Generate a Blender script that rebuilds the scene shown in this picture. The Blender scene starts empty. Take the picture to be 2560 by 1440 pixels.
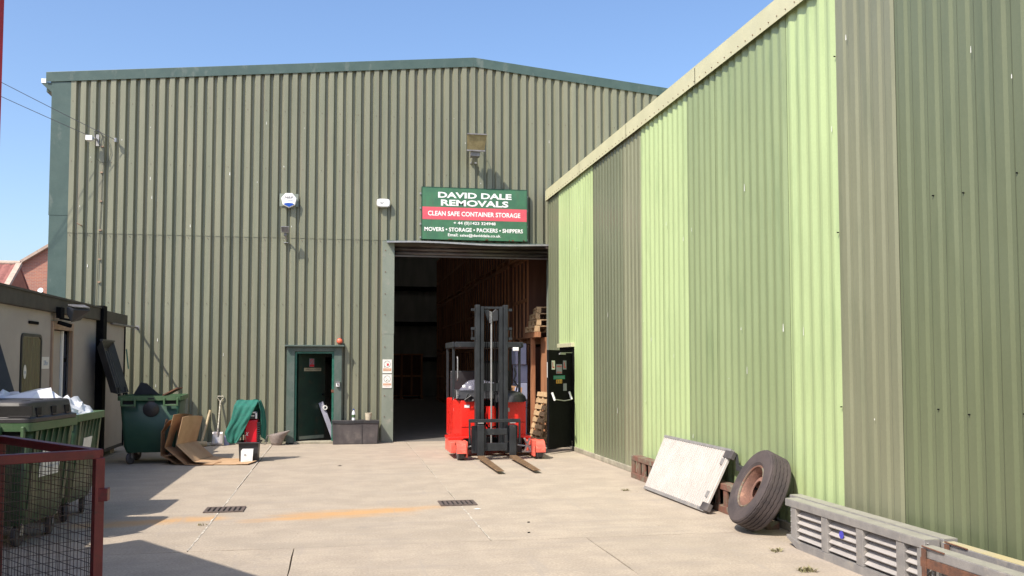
import bpy, math, random
from mathutils import Vector, Matrix
random.seed(7)
S = bpy.context.scene
COL = S.collection
R = math.radians
# ------------------------------------------------------------------ camera
H = 1.7
PITCH, YAW = R(3.136), R(10.694)
cam = bpy.data.cameras.new('camera'); co = bpy.data.objects.new('camera', cam); COL.objects.link(co)
co.location = (0, 0, H); co.rotation_euler = (R(90) + PITCH, 0, -YAW)
cam.sensor_width = 36; cam.lens = 36 * 2300 / 2560; cam.shift_y = 62 / 2560
cam.clip_start = 0.05; cam.clip_end = 2000
S.camera = co
# ------------------------------------------------------------------ world and sun
SX, SY = .65, .56                      # metres the shadow moves for each metre of height
EL = math.atan(1 / math.hypot(SX, SY))
w = bpy.data.worlds.new('World'); S.world = w; w.use_nodes = True
nt = w.node_tree; nt.nodes.clear()
sky = nt.nodes.new('ShaderNodeTexSky'); sky.sky_type = 'NISHITA'; sky.sun_disc = False
sky.sun_elevation = EL; sky.sun_rotation = math.atan2(-SX, -SY)
sky.air_density = 1.0; sky.dust_density = 2.2; sky.ozone_density = 2.4; sky.altitude = 50
bg = nt.nodes.new('ShaderNodeBackground'); bg.inputs[1].default_value = .15
wo = nt.nodes.new('ShaderNodeOutputWorld')
hsv = nt.nodes.new('ShaderNodeHueSaturation'); hsv.inputs['Saturation'].default_value = 1.1; hsv.inputs['Hue'].default_value = .504; hsv.inputs['Value'].default_value = 1.08; nt.links.new(sky.outputs[0], hsv.inputs['Color']); nt.links.new(hsv.outputs[0], bg.inputs[0]); nt.links.new(bg.outputs[0], wo.inputs[0])
sl = bpy.data.lights.new('sun', 'SUN'); sl.energy = 4.5; sl.angle = R(.53); sl.color = (1, .92, .80)
so = bpy.data.objects.new('sun', sl); COL.objects.link(so); so.location = (-20, -20, 30)
so.rotation_euler = Vector((SX, SY, -1)).to_track_quat('-Z', 'Y').to_euler()
S.view_settings.view_transform = 'Standard'; S.view_settings.look = 'None'
S.view_settings.exposure = .55; S.view_settings.gamma = 1
try: S.view_settings.use_curve_mapping = False
except Exception: pass
S.render.engine = 'CYCLES'
S.cycles.max_bounces = 6

# ------------------------------------------------------------------ layout helper: where a sight line meets a plane
_F, _CY = 2300., 782.
_f = Vector((math.sin(YAW) * math.cos(PITCH), math.cos(YAW) * math.cos(PITCH), math.sin(PITCH)))
_r = Vector((math.cos(YAW), -math.sin(YAW), 0)); _u = _r.cross(_f)
def ray(x, y): return _f + _r * ((x - 1280) / _F) + _u * ((_CY - y) / _F)
def onG(x, y, z=0): r = ray(x, y); return r * ((z - H) / r.z) + Vector((0, 0, H))
def onY(x, y, Y): r = ray(x, y); return r * (Y / r.y) + Vector((0, 0, H))
def onX(x, y, X): r = ray(x, y); return r * (X / r.x) + Vector((0, 0, H))

# ------------------------------------------------------------------ materials
def mat(name, c, c2=None, scale=6, st=(1, 1, 1), rough=.6, metal=0, bump=0, bs=120, fine=.1, spec=.5,
        stain=None, ss=2, sst=(1, 1, 1), smin=.55, smax=.7, trans=0, alpha=1, emit=0, vary=0, wave=0):
    m = bpy.data.materials.new(name); m.use_nodes = True
    n = m.node_tree.nodes; L = m.node_tree.links.new
    b = n['Principled BSDF']
    b.inputs['Roughness'].default_value = rough; b.inputs['Metallic'].default_value = metal
    b.inputs['Specular IOR Level'].default_value = spec
    g = n.new('ShaderNodeNewGeometry')
    def noise(sc, s, det=4, rgh=.6):
        mp = n.new('ShaderNodeMapping'); mp.inputs['Scale'].default_value = s
        L(g.outputs['Position'], mp.inputs[0])
        t = n.new('ShaderNodeTexNoise'); t.inputs['Scale'].default_value = sc
        t.inputs['Detail'].default_value = det; t.inputs['Roughness'].default_value = rgh
        L(mp.outputs[0], t.inputs['Vector']); return t.outputs[0]
    def ramp(x, a, bb):
        r = n.new('ShaderNodeMapRange'); r.inputs[1].default_value = a; r.inputs[2].default_value = bb
        r.interpolation_type = 'SMOOTHSTEP'; L(x, r.inputs[0]); return r.outputs[0]
    def mix(f, a, bb, mode='MIX'):
        x = n.new('ShaderNodeMix'); x.data_type = 'RGBA'; x.blend_type = mode
        for i, v in ((0, f), (6, a), (7, bb)):
            if isinstance(v, (int, float)): x.inputs[i].default_value = v
            elif isinstance(v, tuple): x.inputs[i].default_value = v
            else: L(v, x.inputs[i])
        return x.outputs[2]
    c4 = tuple(c) + (1,)
    c2 = c2 or tuple(v * .78 for v in c)
    col = mix(ramp(noise(scale, st), .35, .65), c4, tuple(c2) + (1,))
    if fine:
        v = n.new('ShaderNodeMapRange'); v.inputs[1].default_value = .3; v.inputs[2].default_value = .7
        v.inputs[3].default_value = 1 - fine; v.inputs[4].default_value = 1 + fine
        L(noise(bs, (1, 1, 1), 2), v.inputs[0])
        h = n.new('ShaderNodeVectorMath'); h.operation = 'SCALE'; L(col, h.inputs[0]); L(v.outputs[0], h.inputs[3]); col = h.outputs[0]
    if vary:
        oi = n.new('ShaderNodeObjectInfo')
        v = n.new('ShaderNodeMapRange'); v.inputs[3].default_value = 1 - vary; v.inputs[4].default_value = 1 + vary
        L(oi.outputs['Random'], v.inputs[0])
        h = n.new('ShaderNodeVectorMath'); h.operation = 'SCALE'; L(col, h.inputs[0]); L(v.outputs[0], h.inputs[3]); col = h.outputs[0]
    if stain: col = mix(ramp(noise(ss, sst, 6, .7), smin, smax), col, tuple(stain) + (1,))
    L(col, b.inputs['Base Color'])
    rr = n.new('ShaderNodeMapRange'); rr.inputs[3].default_value = max(0, rough - .1); rr.inputs[4].default_value = min(1, rough + .12)
    L(noise(scale * 2.3, st), rr.inputs[0]); L(rr.outputs[0], b.inputs['Roughness'])
    if bump:
        bp = n.new('ShaderNodeBump'); bp.inputs['Strength'].default_value = bump; bp.inputs['Distance'].default_value = .01
        L(noise(bs, (1, 1, 1), 3), bp.inputs['Height']); L(bp.outputs[0], b.inputs['Normal'])
    if wave:
        wb_ = n.new('ShaderNodeBump'); wb_.inputs['Strength'].default_value = wave; wb_.inputs['Distance'].default_value = .05
        L(noise(1.6, (1.6, 1.6, .7), 2, .4), wb_.inputs['Height'])
        if b.inputs['Normal'].is_linked: L(b.inputs['Normal'].links[0].from_socket, wb_.inputs['Normal'])
        L(wb_.outputs[0], b.inputs['Normal'])
    if trans: b.inputs['Transmission Weight'].default_value = trans
    if alpha < 1: b.inputs['Alpha'].default_value = alpha
    m['_c'] = 1
    return m, (n, L, b, g, noise, ramp, mix, col)
def M(name, *a, **k): return mat(name, *a, **k)[0]

# yard concrete with the ochre wash marks that run from the two drains
m_conc, (n_, L_, b_, g_, noise_, ramp_, mix_, col_) = mat('yard_concrete', (.38, .318, .25), (.325, .272, .215), scale=2.1, rough=.85, bump=.5, bs=45, fine=.17,
    stain=(.31, .265, .215), ss=1.1, sst=(.7, 1.6, 1), smin=.45, smax=.85, vary=.03)
def seg_mask(a, b, r):
    # distance from the point to a segment on the ground, roughened
    sx = n_.new('ShaderNodeSeparateXYZ'); L_(g_.outputs['Position'], sx.inputs[0])
    def mth(op, x, y=None):
        q = n_.new('ShaderNodeMath'); q.operation = op
        for i, v in enumerate((x, y)):
            if v is None: continue
            if isinstance(v, (int, float)): q.inputs[i].default_value = v
            else: L_(v, q.inputs[i])
        return q.outputs[0]
    ax, ay = a; dx, dy = b[0] - ax, b[1] - ay; l2 = dx * dx + dy * dy
    px = mth('SUBTRACT', sx.outputs[0], ax); py = mth('SUBTRACT', sx.outputs[1], ay)
    t = mth('DIVIDE', mth('ADD', mth('MULTIPLY', px, dx), mth('MULTIPLY', py, dy)), l2)
    t = mth('MINIMUM', mth('MAXIMUM', t, 0.), 1.)
    ex = mth('SUBTRACT', px, mth('MULTIPLY', t, dx)); ey = mth('SUBTRACT', py, mth('MULTIPLY', t, dy))
    d = mth('SQRT', mth('ADD', mth('MULTIPLY', ex, ex), mth('MULTIPLY', ey, ey)))
    d = mth('ADD', d, mth('MULTIPLY', mth('SUBTRACT', noise_(2.2, (1, 2.5, 1)), .5), r * 1.4))
    rg = n_.new('ShaderNodeMapRange'); rg.interpolation_type = 'SMOOTHSTEP'
    rg.inputs[1].default_value = r; rg.inputs[2].default_value = r * .1; L_(d, rg.inputs[0])
    return mth('MULTIPLY', rg.outputs[0], mth('ADD', .35, mth('MULTIPLY', noise_(7, (1, 1, 1)), .9)))
c_ = col_
for a, b, r, k in (((-.95, 10.38), (1.15, 11.0), .20, .5), ((-2.6, 10.38), (-1.35, 10.62), .30, .75), ((-.45, 10.58), (.65, 10.80), .42, .7)):
    q = n_.new('ShaderNodeMath'); q.operation = 'MULTIPLY'; q.inputs[1].default_value = k; L_(seg_mask(a, b, r), q.inputs[0])
    c_ = mix_(q.outputs[0], c_, (.50, .27, .09, 1))
c_ = mix_(ramp_(noise_(9, (1, 1, 1), 5, .8), .66, .74), c_, (.27, .245, .215, 1))
def faint(k, x):
    q = n_.new('ShaderNodeMath'); q.operation = 'MULTIPLY'; q.inputs[1].default_value = k; L_(x, q.inputs[0]); return q.outputs[0]
c_ = mix_(faint(.5, ramp_(noise_(2.6, (.22, 2.6, 1), 5, .75), .50, .66)), c_, (.29, .25, .215, 1))     # dragged tyre and broom marks
c_ = mix_(faint(.55, ramp_(noise_(2.1, (2.4, .2, 1), 5, .8), .56, .70)), c_, (.30, .262, .225, 1))
c_ = mix_(faint(.65, ramp_(noise_(.8, (1, 1, 1), 6, .8), .60, .72)), c_, (.25, .22, .195, 1))            # old damp and oil patches
c_ = mix_(faint(.5, ramp_(noise_(5, (1.2, .5, 1), 6, .9), .70, .73)), c_, (.55, .49, .41, 1))           # pale scuffs
c_ = mix_(ramp_(noise_(55, (1, 1, 1), 2, .5), .70, .76), c_, (.56, .53, .47, 1))
L_(c_, b_.inputs['Base Color'])

m_ground = M('far_ground', (.3, .27, .22), rough=.9)
m_seal = M('joint_sealant', (.58, .53, .45), (.3, .27, .23), scale=9, rough=.9)
m_dark = M('painted_void_shade', (.012, .011, .011), rough=.9)  # flat black painted in for the shade of holes and recesses
m_infloor = M('worn_inside_floor', (.16, .148, .135), scale=2, rough=.7)
m_clad = M('olive_grey_cladding', (.212, .212, .148), (.174, .183, .128), scale=1.2, st=(5, 1, .25), rough=.42, fine=.05, bs=60, vary=.07, wave=.25,
           stain=(.20, .18, .135), ss=2.2, sst=(4, 1, .2), smin=.5, smax=.8)
m_trim = M('dark_green_trim', (.062, .10, .088), (.05, .085, .075), scale=3, rough=.4, stain=(.11, .14, .125), ss=4, sst=(1, 1, .4))
m_jamb = M('grey_green_flashing', (.20, .225, .185), (.17, .195, .16), scale=3, st=(1, 1, .4), rough=.4, stain=(.25, .25, .21), ss=5)
m_frame = M('weathered_green_surround', (.06, .095, .078), (.095, .12, .105), scale=5, st=(1, 1, .5), rough=.45, stain=(.05, .08, .07), ss=4)
m_gpaint = M('gloss_green_frame', (.012, .10, .07), (.03, .14, .10), scale=9, rough=.3, stain=(.25, .2, .13), ss=8, smin=.66, smax=.72)
m_ddoor = M('dark_green_door', (.01, .03, .022), (.008, .022, .018), scale=4, rough=.4, stain=(.035, .03, .02), ss=6)
m_sh = M('brown_shutter_slats', (.085, .06, .052), (.12, .10, .085), scale=3, st=(1, 1, 6), rough=.4, metal=.3)
def paint(name, c, s=.88): return M(name, c, tuple(v * s for v in c), scale=.7, st=(1, 1.2, .3), rough=.36, fine=.04, bs=50, vary=.035, wave=.35,
                              stain=tuple(v * q_ for v, q_ in zip(c, (.70, .74, .72))), ss=1.9, sst=(1, 3.5, .35), smin=.48, smax=.80)
m_r = {'lime': paint('pale_lime_cladding', (.385, .475, .235)), 'sage': paint('sage_cladding', (.24, .295, .15)),
       'olive': paint('olive_cladding', (.148, .160, .10)), 'taupe': paint('taupe_cladding', (.198, .203, .130)),
       'moss': paint('moss_cladding', (.128, .147, .082))}
m_verge = M('cream_verge_flashing', (.53, .51, .33), (.48, .465, .30), scale=2, st=(1, 1, 1), rough=.45, vary=.02)
m_plinth = M('pale_plinth', (.36, .33, .25), (.24, .22, .17), scale=5, rough=.9, bump=.3)
m_black = M('black_paint', (.007, .007, .008), rough=.8, spec=.08)
m_blackp = M('black_plastic', (.018, .018, .021), (.03, .03, .034), scale=3, rough=.42, stain=(.07, .065, .06), ss=5, smin=.6, smax=.8)
m_binlid = M('faded_black_bin_lid', (.03, .029, .032), (.048, .045, .047), scale=4, rough=.5, stain=(.13, .12, .11), ss=6, smin=.66, smax=.9)
m_greyp = M('dusty_grey_plastic', (.045, .04, .042), (.08, .07, .07), scale=3, st=(1, 1, .8), rough=.55, stain=(.15, .13, .12), ss=3, smin=.5, smax=.8)
m_white = M('white_plastic', (.8, .8, .8), (.72, .72, .73), scale=3, rough=.4, fine=.02)
m_print = M('white_print', (.82, .82, .8), (.8, .8, .78), rough=.5, fine=0)
m_signg = M('faded_green_signboard', (.055, .17, .085), (.045, .135, .075), scale=4, rough=.4, stain=(.075, .115, .07), ss=5, sst=(3, 1, .45), smin=.5, smax=.8)
m_signr = M('faded_pink_red_band', (.66, .10, .13), (.58, .09, .12), scale=3, rough=.4)
m_signe = M('sign_edge', (.02, .07, .04), rough=.5)
m_rust = M('rust', (.16, .07, .04), (.09, .045, .03), scale=14, rough=.85, bump=.4)
m_rrust = M('rust_over_red_oxide', (.17, .07, .048), (.14, .10, .07), scale=8, rough=.8, bump=.3, stain=(.17, .155, .11), ss=6, smin=.5, smax=.6)
m_steel = M('galvanised_steel', (.42, .41, .40), (.33, .33, .34), scale=9, rough=.45, metal=.6)
m_alu = M('weathered_aluminium', (.31, .295, .28), (.245, .235, .23), scale=7, rough=.55, metal=.35, stain=(.38, .345, .30), ss=9)
m_aluy = M('painted_aluminium_top', (.34, .33, .275), (.29, .28, .235), scale=8, rough=.6, metal=.2, stain=(.45, .33, .2), ss=3, smin=.66, smax=.7)
m_alup = M('pale_aluminium_tread', (.58, .545, .515), (.54, .505, .475), scale=5, st=(1, 1, .5), rough=.5, metal=.25, stain=(.46, .41, .37), ss=2.6, sst=(1, 3, .6), smin=.58, smax=.8)
m_louv = M('dull_aluminium_louvre', (.44, .41, .385), (.38, .355, .335), scale=6, rough=.55, metal=.25)
m_mast = M('chipped_dark_grey_mast', (.013, .015, .018), (.024, .027, .031), scale=6, st=(1, 1, .6), rough=.42, metal=.1, stain=(.15, .12, .10), ss=11, smin=.64, smax=.72)
m_red = M('bright_red_truck_paint', (.72, .025, .016), (.66, .02, .014), scale=3, rough=.28, fine=.02)
m_pinkred = M('sun_faded_red_paint', (.74, .13, .09), (.66, .09, .06), scale=6, rough=.45, stain=(.6, .2, .14), ss=8)
m_fork = M('worn_brown_fork_steel', (.22, .135, .07), (.14, .085, .05), scale=18, rough=.6, metal=.3, bump=.3, stain=(.33, .24, .15), ss=14)
m_rub = M('grey_rubber', (.055, .05, .052), (.085, .075, .075), scale=9, rough=.8, bump=.2)
m_tyre = M('dusty_tyre_rubber', (.045, .036, .037), (.072, .056, .054), scale=5, rough=.85, bump=.25, stain=(.11, .08, .07), ss=3, smin=.55, smax=.8)
m_rim = M('rusty_pink_wheel_rim', (.22, .115, .085), (.15, .08, .06), scale=7, rough=.7, bump=.3, stain=(.38, .21, .14), ss=5)
m_wood = M('pale_pallet_wood', (.50, .34, .19), (.40, .26, .14), scale=5, st=(3, 3, .8), rough=.85, vary=.12)
m_crate = M('brown_crate_timber', (.40, .18, .085), (.26, .11, .05), scale=3, st=(4, 4, .4), rough=.8, vary=.18)
m_ply = M('dark_crate_plywood', (.12, .048, .028), (.085, .034, .02), scale=2, st=(3, 3, .4), rough=.8, vary=.15)
m_card = M('pale_brown_cardboard', (.47, .31, .185), (.42, .27, .155), scale=4, rough=.9, fine=.05, stain=(.36, .22, .13), ss=7, smin=.6, smax=.8)  # paler of the two cardboard browns
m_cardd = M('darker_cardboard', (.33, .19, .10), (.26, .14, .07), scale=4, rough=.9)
m_bing = M('mid_green_bin_plastic', (.022, .06, .024), (.045, .07, .033), scale=3, st=(1, 1, .5), rough=.45, stain=(.10, .105, .06), ss=3, sst=(2, 2, .4), smin=.45, smax=.7)
m_bingd = M('dark_green_bin_plastic', (.012, .05, .03), (.018, .06, .036), scale=3, rough=.42, stain=(.07, .10, .06), ss=4, smin=.6, smax=.8)
m_rimg = M('light_green_bin_rim', (.05, .11, .048), (.075, .13, .065), scale=6, rough=.5)
m_bag = M('crumpled_white_polythene', (.74, .76, .80), (.66, .68, .73), scale=8, rough=.35, fine=.03)
m_cab = M('beige_grey_cabin_panel', (.38, .345, .305), (.345, .31, .275), scale=2, rough=.7, bump=.15, bs=200, fine=.1)
m_cabf = M('dark_brown_cabin_fascia', (.04, .036, .032), (.055, .05, .043), scale=3, rough=.6)
m_cframe = M('tan_door_frame', (.36, .24, .165), (.30, .2, .14), scale=6, rough=.5)
m_curt = M('green_brown_curtain', (.14, .125, .05), (.10, .065, .03), scale=3, st=(1, 9, .2), rough=.8)
m_glassd = M('dark_window_glass', (.02, .022, .02), rough=.08, fine=0)
m_glassb = M('blue_grey_glass', (.045, .055, .085), rough=.12, fine=0)
m_perspex = M('clear_perspex', (.35, .35, .45), rough=.12, fine=0, alpha=.22)
m_jack = M('bottle_green_cloth', (.012, .135, .10), (.016, .115, .09), scale=14, rough=.85, bump=.3, bs=60)
m_mred = M('crimson_machine_paint', (.62, .008, .022), (.55, .008, .02), rough=.3, fine=.02)
m_handle = M('ash_handle', (.42, .33, .20), (.33, .25, .14), scale=10, rough=.6)
m_hwhite = M('peeling_white_shaft', (.6, .57, .48), (.2, .17, .12), scale=45, rough=.7)
m_blade = M('shovel_blade_steel', (.45, .44, .46), (.36, .31, .29), scale=9, rough=.4, metal=.6, stain=(.35, .22, .15), ss=6)
m_buck = M('cement_crusted_bucket', (.27, .22, .20), (.20, .17, .155), scale=9, rough=.9, bump=.4)
m_brick = M('house_brick', (.36, .15, .10), (.30, .12, .085), scale=4, rough=.9)
m_tile = M('red_clay_tiles', (.26, .10, .085), (.20, .075, .065), scale=6, rough=.85)
m_vtile = M('pale_mortared_verge', (.48, .37, .30), rough=.9)
m_cage = M('maroon_cage_paint', (.16, .018, .022), (.12, .014, .018), scale=8, rough=.45, stain=(.07, .02, .02), ss=12)
m_wire = M('brown_mesh_wire', (.05, .03, .03), rough=.6)
m_lorry = M('lorry_red_panel', (.25, .012, .02), rough=.35)
m_cable = M('grey_cable', (.10, .10, .12), rough=.6)
m_blue = M('strobe_blue', (.01, .07, .40), rough=.2, fine=0)
m_orange = M('sounder_orange_red', (.72, .15, .08), (.66, .13, .07), rough=.35)
m_lamp = M('yellowed_lamp_glass', (.20, .16, .085), (.27, .22, .12), scale=9, rough=.2)
m_lampg = M('grey_lamp_casing', (.16, .15, .15), (.24, .23, .23), scale=8, rough=.5, metal=.3)
m_grate = M('cast_iron_grate', (.10, .078, .072), (.15, .115, .10), scale=20, rough=.7, metal=.3)
m_signw = M('aged_white_sign', (.74, .73, .68), (.7, .69, .64), rough=.4, fine=.02)
m_tanp = M('faded_orange_print', (.60, .30, .16), rough=.5, fine=.05)
m_inkk = M('black_print', (.05, .045, .045), rough=.5, fine=0)
m_inkr = M('red_print', (.6, .03, .04), rough=.5, fine=0)
m_inkb = M('blue_print', (.10, .22, .42), rough=.5, fine=0)
m_inky = M('amber_print', (.62, .30, .03), rough=.5, fine=0)
m_inkg = M('green_notice', (.01, .22, .15), rough=.5, fine=0)
m_cream = M('cream_nameplate', (.38, .33, .23), rough=.5, fine=.02)
m_greyn = M('grey_notice_paper', (.26, .26, .32), rough=.6)
m_boxes = M('blue_grey_carton', (.28, .30, .42), (.24, .26, .37), scale=3, rough=.8, vary=.08)
m_leaf = M('weed_green', (.20, .19, .09), (.26, .21, .12), scale=30, rough=.8)
m_drop = M('bird_dropping', (.8, .8, .76), rough=.8)
m_inwall = M('grey_lined_wall', (.24, .23, .20), (.19, .185, .16), scale=1.5, st=(2, 2, .4), rough=.7)
m_label = M('pale_label', (.62, .64, .64), (.55, .57, .58), scale=9, rough=.5)

# ------------------------------------------------------------------ mesh builder
class MB:
    def __init__(s): s.v = []; s.f = []
    def add(s, vs, fs):
        o = len(s.v); s.v += [Vector(p) for p in vs]; s.f += [tuple(i + o for i in f) for f in fs]; return s
    def box(s, x0, x1, y0, y1, z0, z1):
        return s.add([(x0, y0, z0), (x1, y0, z0), (x1, y1, z0), (x0, y1, z0), (x0, y0, z1), (x1, y0, z1), (x1, y1, z1), (x0, y1, z1)],
                     [(3, 2, 1, 0), (4, 5, 6, 7), (0, 1, 5, 4), (1, 2, 6, 5), (2, 3, 7, 6), (3, 0, 4, 7)])
    def hexa(s, p): # eight points, bottom four then top four
        return s.add(p, [(3, 2, 1, 0), (4, 5, 6, 7), (0, 1, 5, 4), (1, 2, 6, 5), (2, 3, 7, 6), (3, 0, 4, 7)])
    def bar(s, p0, p1, w, h, up=(0, 0, 1)):
        p0, p1 = Vector(p0), Vector(p1); d = (p1 - p0).normalized(); up = Vector(up)
        a = d.cross(up)
        if a.length < 1e-4: a = d.cross(Vector((0, 1, 0)))
        a.normalize(); b = a.cross(d).normalized(); a *= w / 2; b *= h / 2
        return s.hexa([p0 - a - b, p0 + a - b, p1 + a - b, p1 - a - b, p0 - a + b, p0 + a + b, p1 + a + b, p1 - a + b])
    def cyl(s, p0, p1, r0, r1=None, n=16, caps=True):
        r1 = r0 if r1 is None else r1; p0, p1 = Vector(p0), Vector(p1); d = (p1 - p0).normalized()
        a = d.orthogonal().normalized(); b = d.cross(a); vs = []
        for p, r in ((p0, r0), (p1, r1)):
            for i in range(n): t = 2 * math.pi * i / n; vs.append(p + a * (r * math.cos(t)) + b * (r * math.sin(t)))
        fs = [(i, (i + 1) % n, n + (i + 1) % n, n + i) for i in range(n)]
        if caps: fs += [tuple(range(n - 1, -1, -1)), tuple(range(n, 2 * n))]
        return s.add(vs, fs)
    def tube(s, pts, r, n=6):
        pts = [Vector(p) for p in pts]; vs = []; N = len(pts); a = None
        for i, p in enumerate(pts):
            d = (pts[min(i + 1, N - 1)] - pts[max(i - 1, 0)]).normalized()
            a = d.orthogonal().normalized() if a is None else (a - d * a.dot(d)).normalized()
            b = d.cross(a)
            for k in range(n): t = 2 * math.pi * k / n; vs.append(p + a * (r * math.cos(t)) + b * (r * math.sin(t)))
        fs = [(i * n + k, i * n + (k + 1) % n, (i + 1) * n + (k + 1) % n, (i + 1) * n + k) for i in range(N - 1) for k in range(n)]
        fs += [tuple(range(n - 1, -1, -1)), tuple(range((N - 1) * n, N * n))]
        return s.add(vs, fs)
    def lathe(s, c, axis, prof, n=32, closed=False):
        c = Vector(c); d = Vector(axis).normalized(); a = d.orthogonal().normalized(); b = d.cross(a); vs = []
        for r, h in prof:
            for i in range(n): t = 2 * math.pi * i / n; vs.append(c + d * h + a * (r * math.cos(t)) + b * (r * math.sin(t)))
        m = len(prof); fs = []
        for j in range(m if closed else m - 1):
            k = (j + 1) % m
            fs += [(j * n + i, j * n + (i + 1) % n, k * n + (i + 1) % n, k * n + i) for i in range(n)]
        return s.add(vs, fs)
    def prism(s, poly, ext):
        n = len(poly); e = Vector(ext); vs = [Vector(p) for p in poly]; vs += [p + e for p in vs]
        return s.add(vs, [tuple(range(n - 1, -1, -1)), tuple(range(n, 2 * n))] + [(i, (i + 1) % n, n + (i + 1) % n, n + i) for i in range(n)])
    def grid(s, fn, nu, nv):
        vs = [fn(i / nu, j / nv) for j in range(nv + 1) for i in range(nu + 1)]
        return s.add(vs, [(j * (nu + 1) + i, j * (nu + 1) + i + 1, (j + 1) * (nu + 1) + i + 1, (j + 1) * (nu + 1) + i) for j in range(nv) for i in range(nu)])
    def xf(s, m): s.v = [m @ p for p in s.v]; return s

ROOT = {}
def mtx(loc, rz): return Matrix.Translation(loc) @ Matrix.Rotation(rz, 4, 'Z')
def mesh_obj(name, mb, m, smooth=False, bevel=0, ang=35, bseg=2, solid=0):
    me = bpy.data.meshes.new(name); me.from_pydata([tuple(p) for p in mb.v], [], mb.f); me.update()
    me.materials.append(m); o = bpy.data.objects.new(name, me); COL.objects.link(o)
    if smooth:
        me.shade_smooth()
        try: me.set_sharp_from_angle(angle=R(ang))
        except Exception: pass
    if solid:
        k = o.modifiers.new('thickness', 'SOLIDIFY'); k.thickness = solid; k.offset = 0
    if bevel:
        k = o.modifiers.new('edge', 'BEVEL'); k.width = bevel; k.segments = bseg; k.limit_method = 'ANGLE'; k.angle_limit = R(40)
    return o
def tag(o, label=None, cat=None, group=None, kind=None):
    for k, v in (('label', label), ('category', cat), ('group', group), ('kind', kind)):
        if v: o[k] = v
    return o
def thing(name, label, cat, loc=(0, 0, 0), rz=0, group=None, kind=None):
    o = bpy.data.objects.new(name, None); COL.objects.link(o); o.empty_display_size = .1
    o.location = loc; o.rotation_euler = (0, 0, rz); ROOT[o.name] = mtx(loc, rz); return tag(o, label, cat, group, kind)
def part(name, mb, m, parent, local=False, label=None, kind=None, **k):
    """a part of a thing (or a sub-part of a part); coordinates are world ones unless local"""
    W = ROOT[parent.name]
    if not local: mb.xf(W.inverted())
    o = mesh_obj(name, mb, m, **k); o.parent = parent; ROOT[o.name] = W
    return tag(o, label, kind=kind)
def solo(name, mb, m, label=None, cat=None, group=None, kind=None, **k):
    """a thing that is one mesh; origin moved to its base"""
    c = Vector((0, 0, 0))
    for p in mb.v: c += p
    c /= len(mb.v); c.z = min(p.z for p in mb.v); mb.xf(Matrix.Translation(-c))
    o = mesh_obj(name, mb, m, **k); o.location = c; ROOT[o.name] = mtx(c, 0)
    return tag(o, label, cat, group, kind)
def dup(o, loc=None, rz=None, parent=None, label=None):
    c = o.copy(); COL.objects.link(c)
    if parent: c.parent = parent
    if loc is not None: c.location = loc
    if rz is not None: c.rotation_euler = (0, 0, rz)
    if label: c['label'] = label
    for ch in list(o.children): dup(ch, parent=c)
    return c
def text(s, c, right, up, w, h, m, parent, bold=0, shear=0, name='lettering', off=None):
    cu = bpy.data.curves.new('t', 'FONT'); cu.body = s; cu.offset = bold; cu.shear = shear; cu.resolution_u = 3
    t = bpy.data.objects.new('t', cu); COL.objects.link(t)
    me = bpy.data.meshes.new_from_object(t.evaluated_get(bpy.context.evaluated_depsgraph_get()))
    bpy.data.objects.remove(t); xs = [v.co.x for v in me.vertices]; ys = [v.co.y for v in me.vertices]
    x0, x1, y0, y1 = min(xs), max(xs), min(ys), max(ys); c = Vector(c); right = Vector(right); up = Vector(up)
    mb = MB(); mb.add([c + right * ((v.co.x - (x0 + x1) / 2) / (x1 - x0) * w) + up * ((v.co.y - (y0 + y1) / 2) / (y1 - y0) * h) for v in me.vertices],
                      [tuple(p.vertices) for p in me.polygons])
    bpy.data.meshes.remove(me)
    return part(name, mb, m, parent)

# ------------------------------------------------------------------ ground
YB, XR, XC = 20.13, 4.525, -4.12
g = MB(); g.add([(-400, -400, -.06), (400, -400, -.06), (400, 600, -.06), (-400, 600, -.06)], [(0, 1, 2, 3)])
ground = solo('ground', g, m_ground, kind='structure')
yard = thing('concrete_yard', 'sunlit buff concrete yard of large cast slabs', None, (0, 10, 0), kind='structure')
def wob(a, b, n=14, k=.007):
    out = []
    for i in range(n):
        t = i / n; p = Vector(a).lerp(Vector(b), t)
        if i: p += Vector((random.uniform(-k, k), random.uniform(-k, k), 0))
        out.append(p)
    return out
def slab(x0, x1, y0, y1):
    gp = .004
    x0 += gp; x1 -= gp; y0 += gp; y1 -= gp
    pl = wob((x0, y0, 0), (x1, y0, 0)) + wob((x1, y0, 0), (x1, y1, 0)) + wob((x1, y1, 0), (x0, y1, 0)) + wob((x0, y1, 0), (x0, y0, 0))
    part('concrete_slab', MB().prism([(p.x, p.y, -.05) for p in pl], (0, 0, .05)), m_conc, yard)
for xs, y0, y1 in (((-16, -10.5, -7, -4.1, -1.32, 1.46, 4.62), 8.8, 20.3), ((-16, -10, -5.4, -3.1, -.38, 2.4, 4.62), 2.9, 8.8),
                   ((-16, -10, -5.4, -3.1, -.38, 2.4, 4.62), -3, 2.9), ((-16, -8, 0, 4.62), -14, -3)):
    for a, b in zip(xs, xs[1:]): slab(a, b, y0, y1)
slab(-16, -5.9, 20.3, 34)
def sealant(pts, wd):
    mb = MB()
    L = []
    for a, b in zip(pts, pts[1:]):
        for i in range(24): L.append(Vector(a).lerp(Vector(b), i / 24))
    L.append(Vector(pts[-1])); d = (L[-1] - L[0]).normalized(); nrm = Vector((-d.y, d.x, 0))
    vs = []
    for p in L:
        q = p + nrm * random.uniform(-.006, .006); ww = wd * random.uniform(.35, 1)
        vs += [q - nrm * ww, q + nrm * ww]
    mb.add([(v.x, v.y, .003) for v in vs], [(2 * i, 2 * i + 2, 2 * i + 3, 2 * i + 1) for i in range(len(L) - 1)])
    part('joint_sealant', mb, m_seal, yard)
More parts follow.
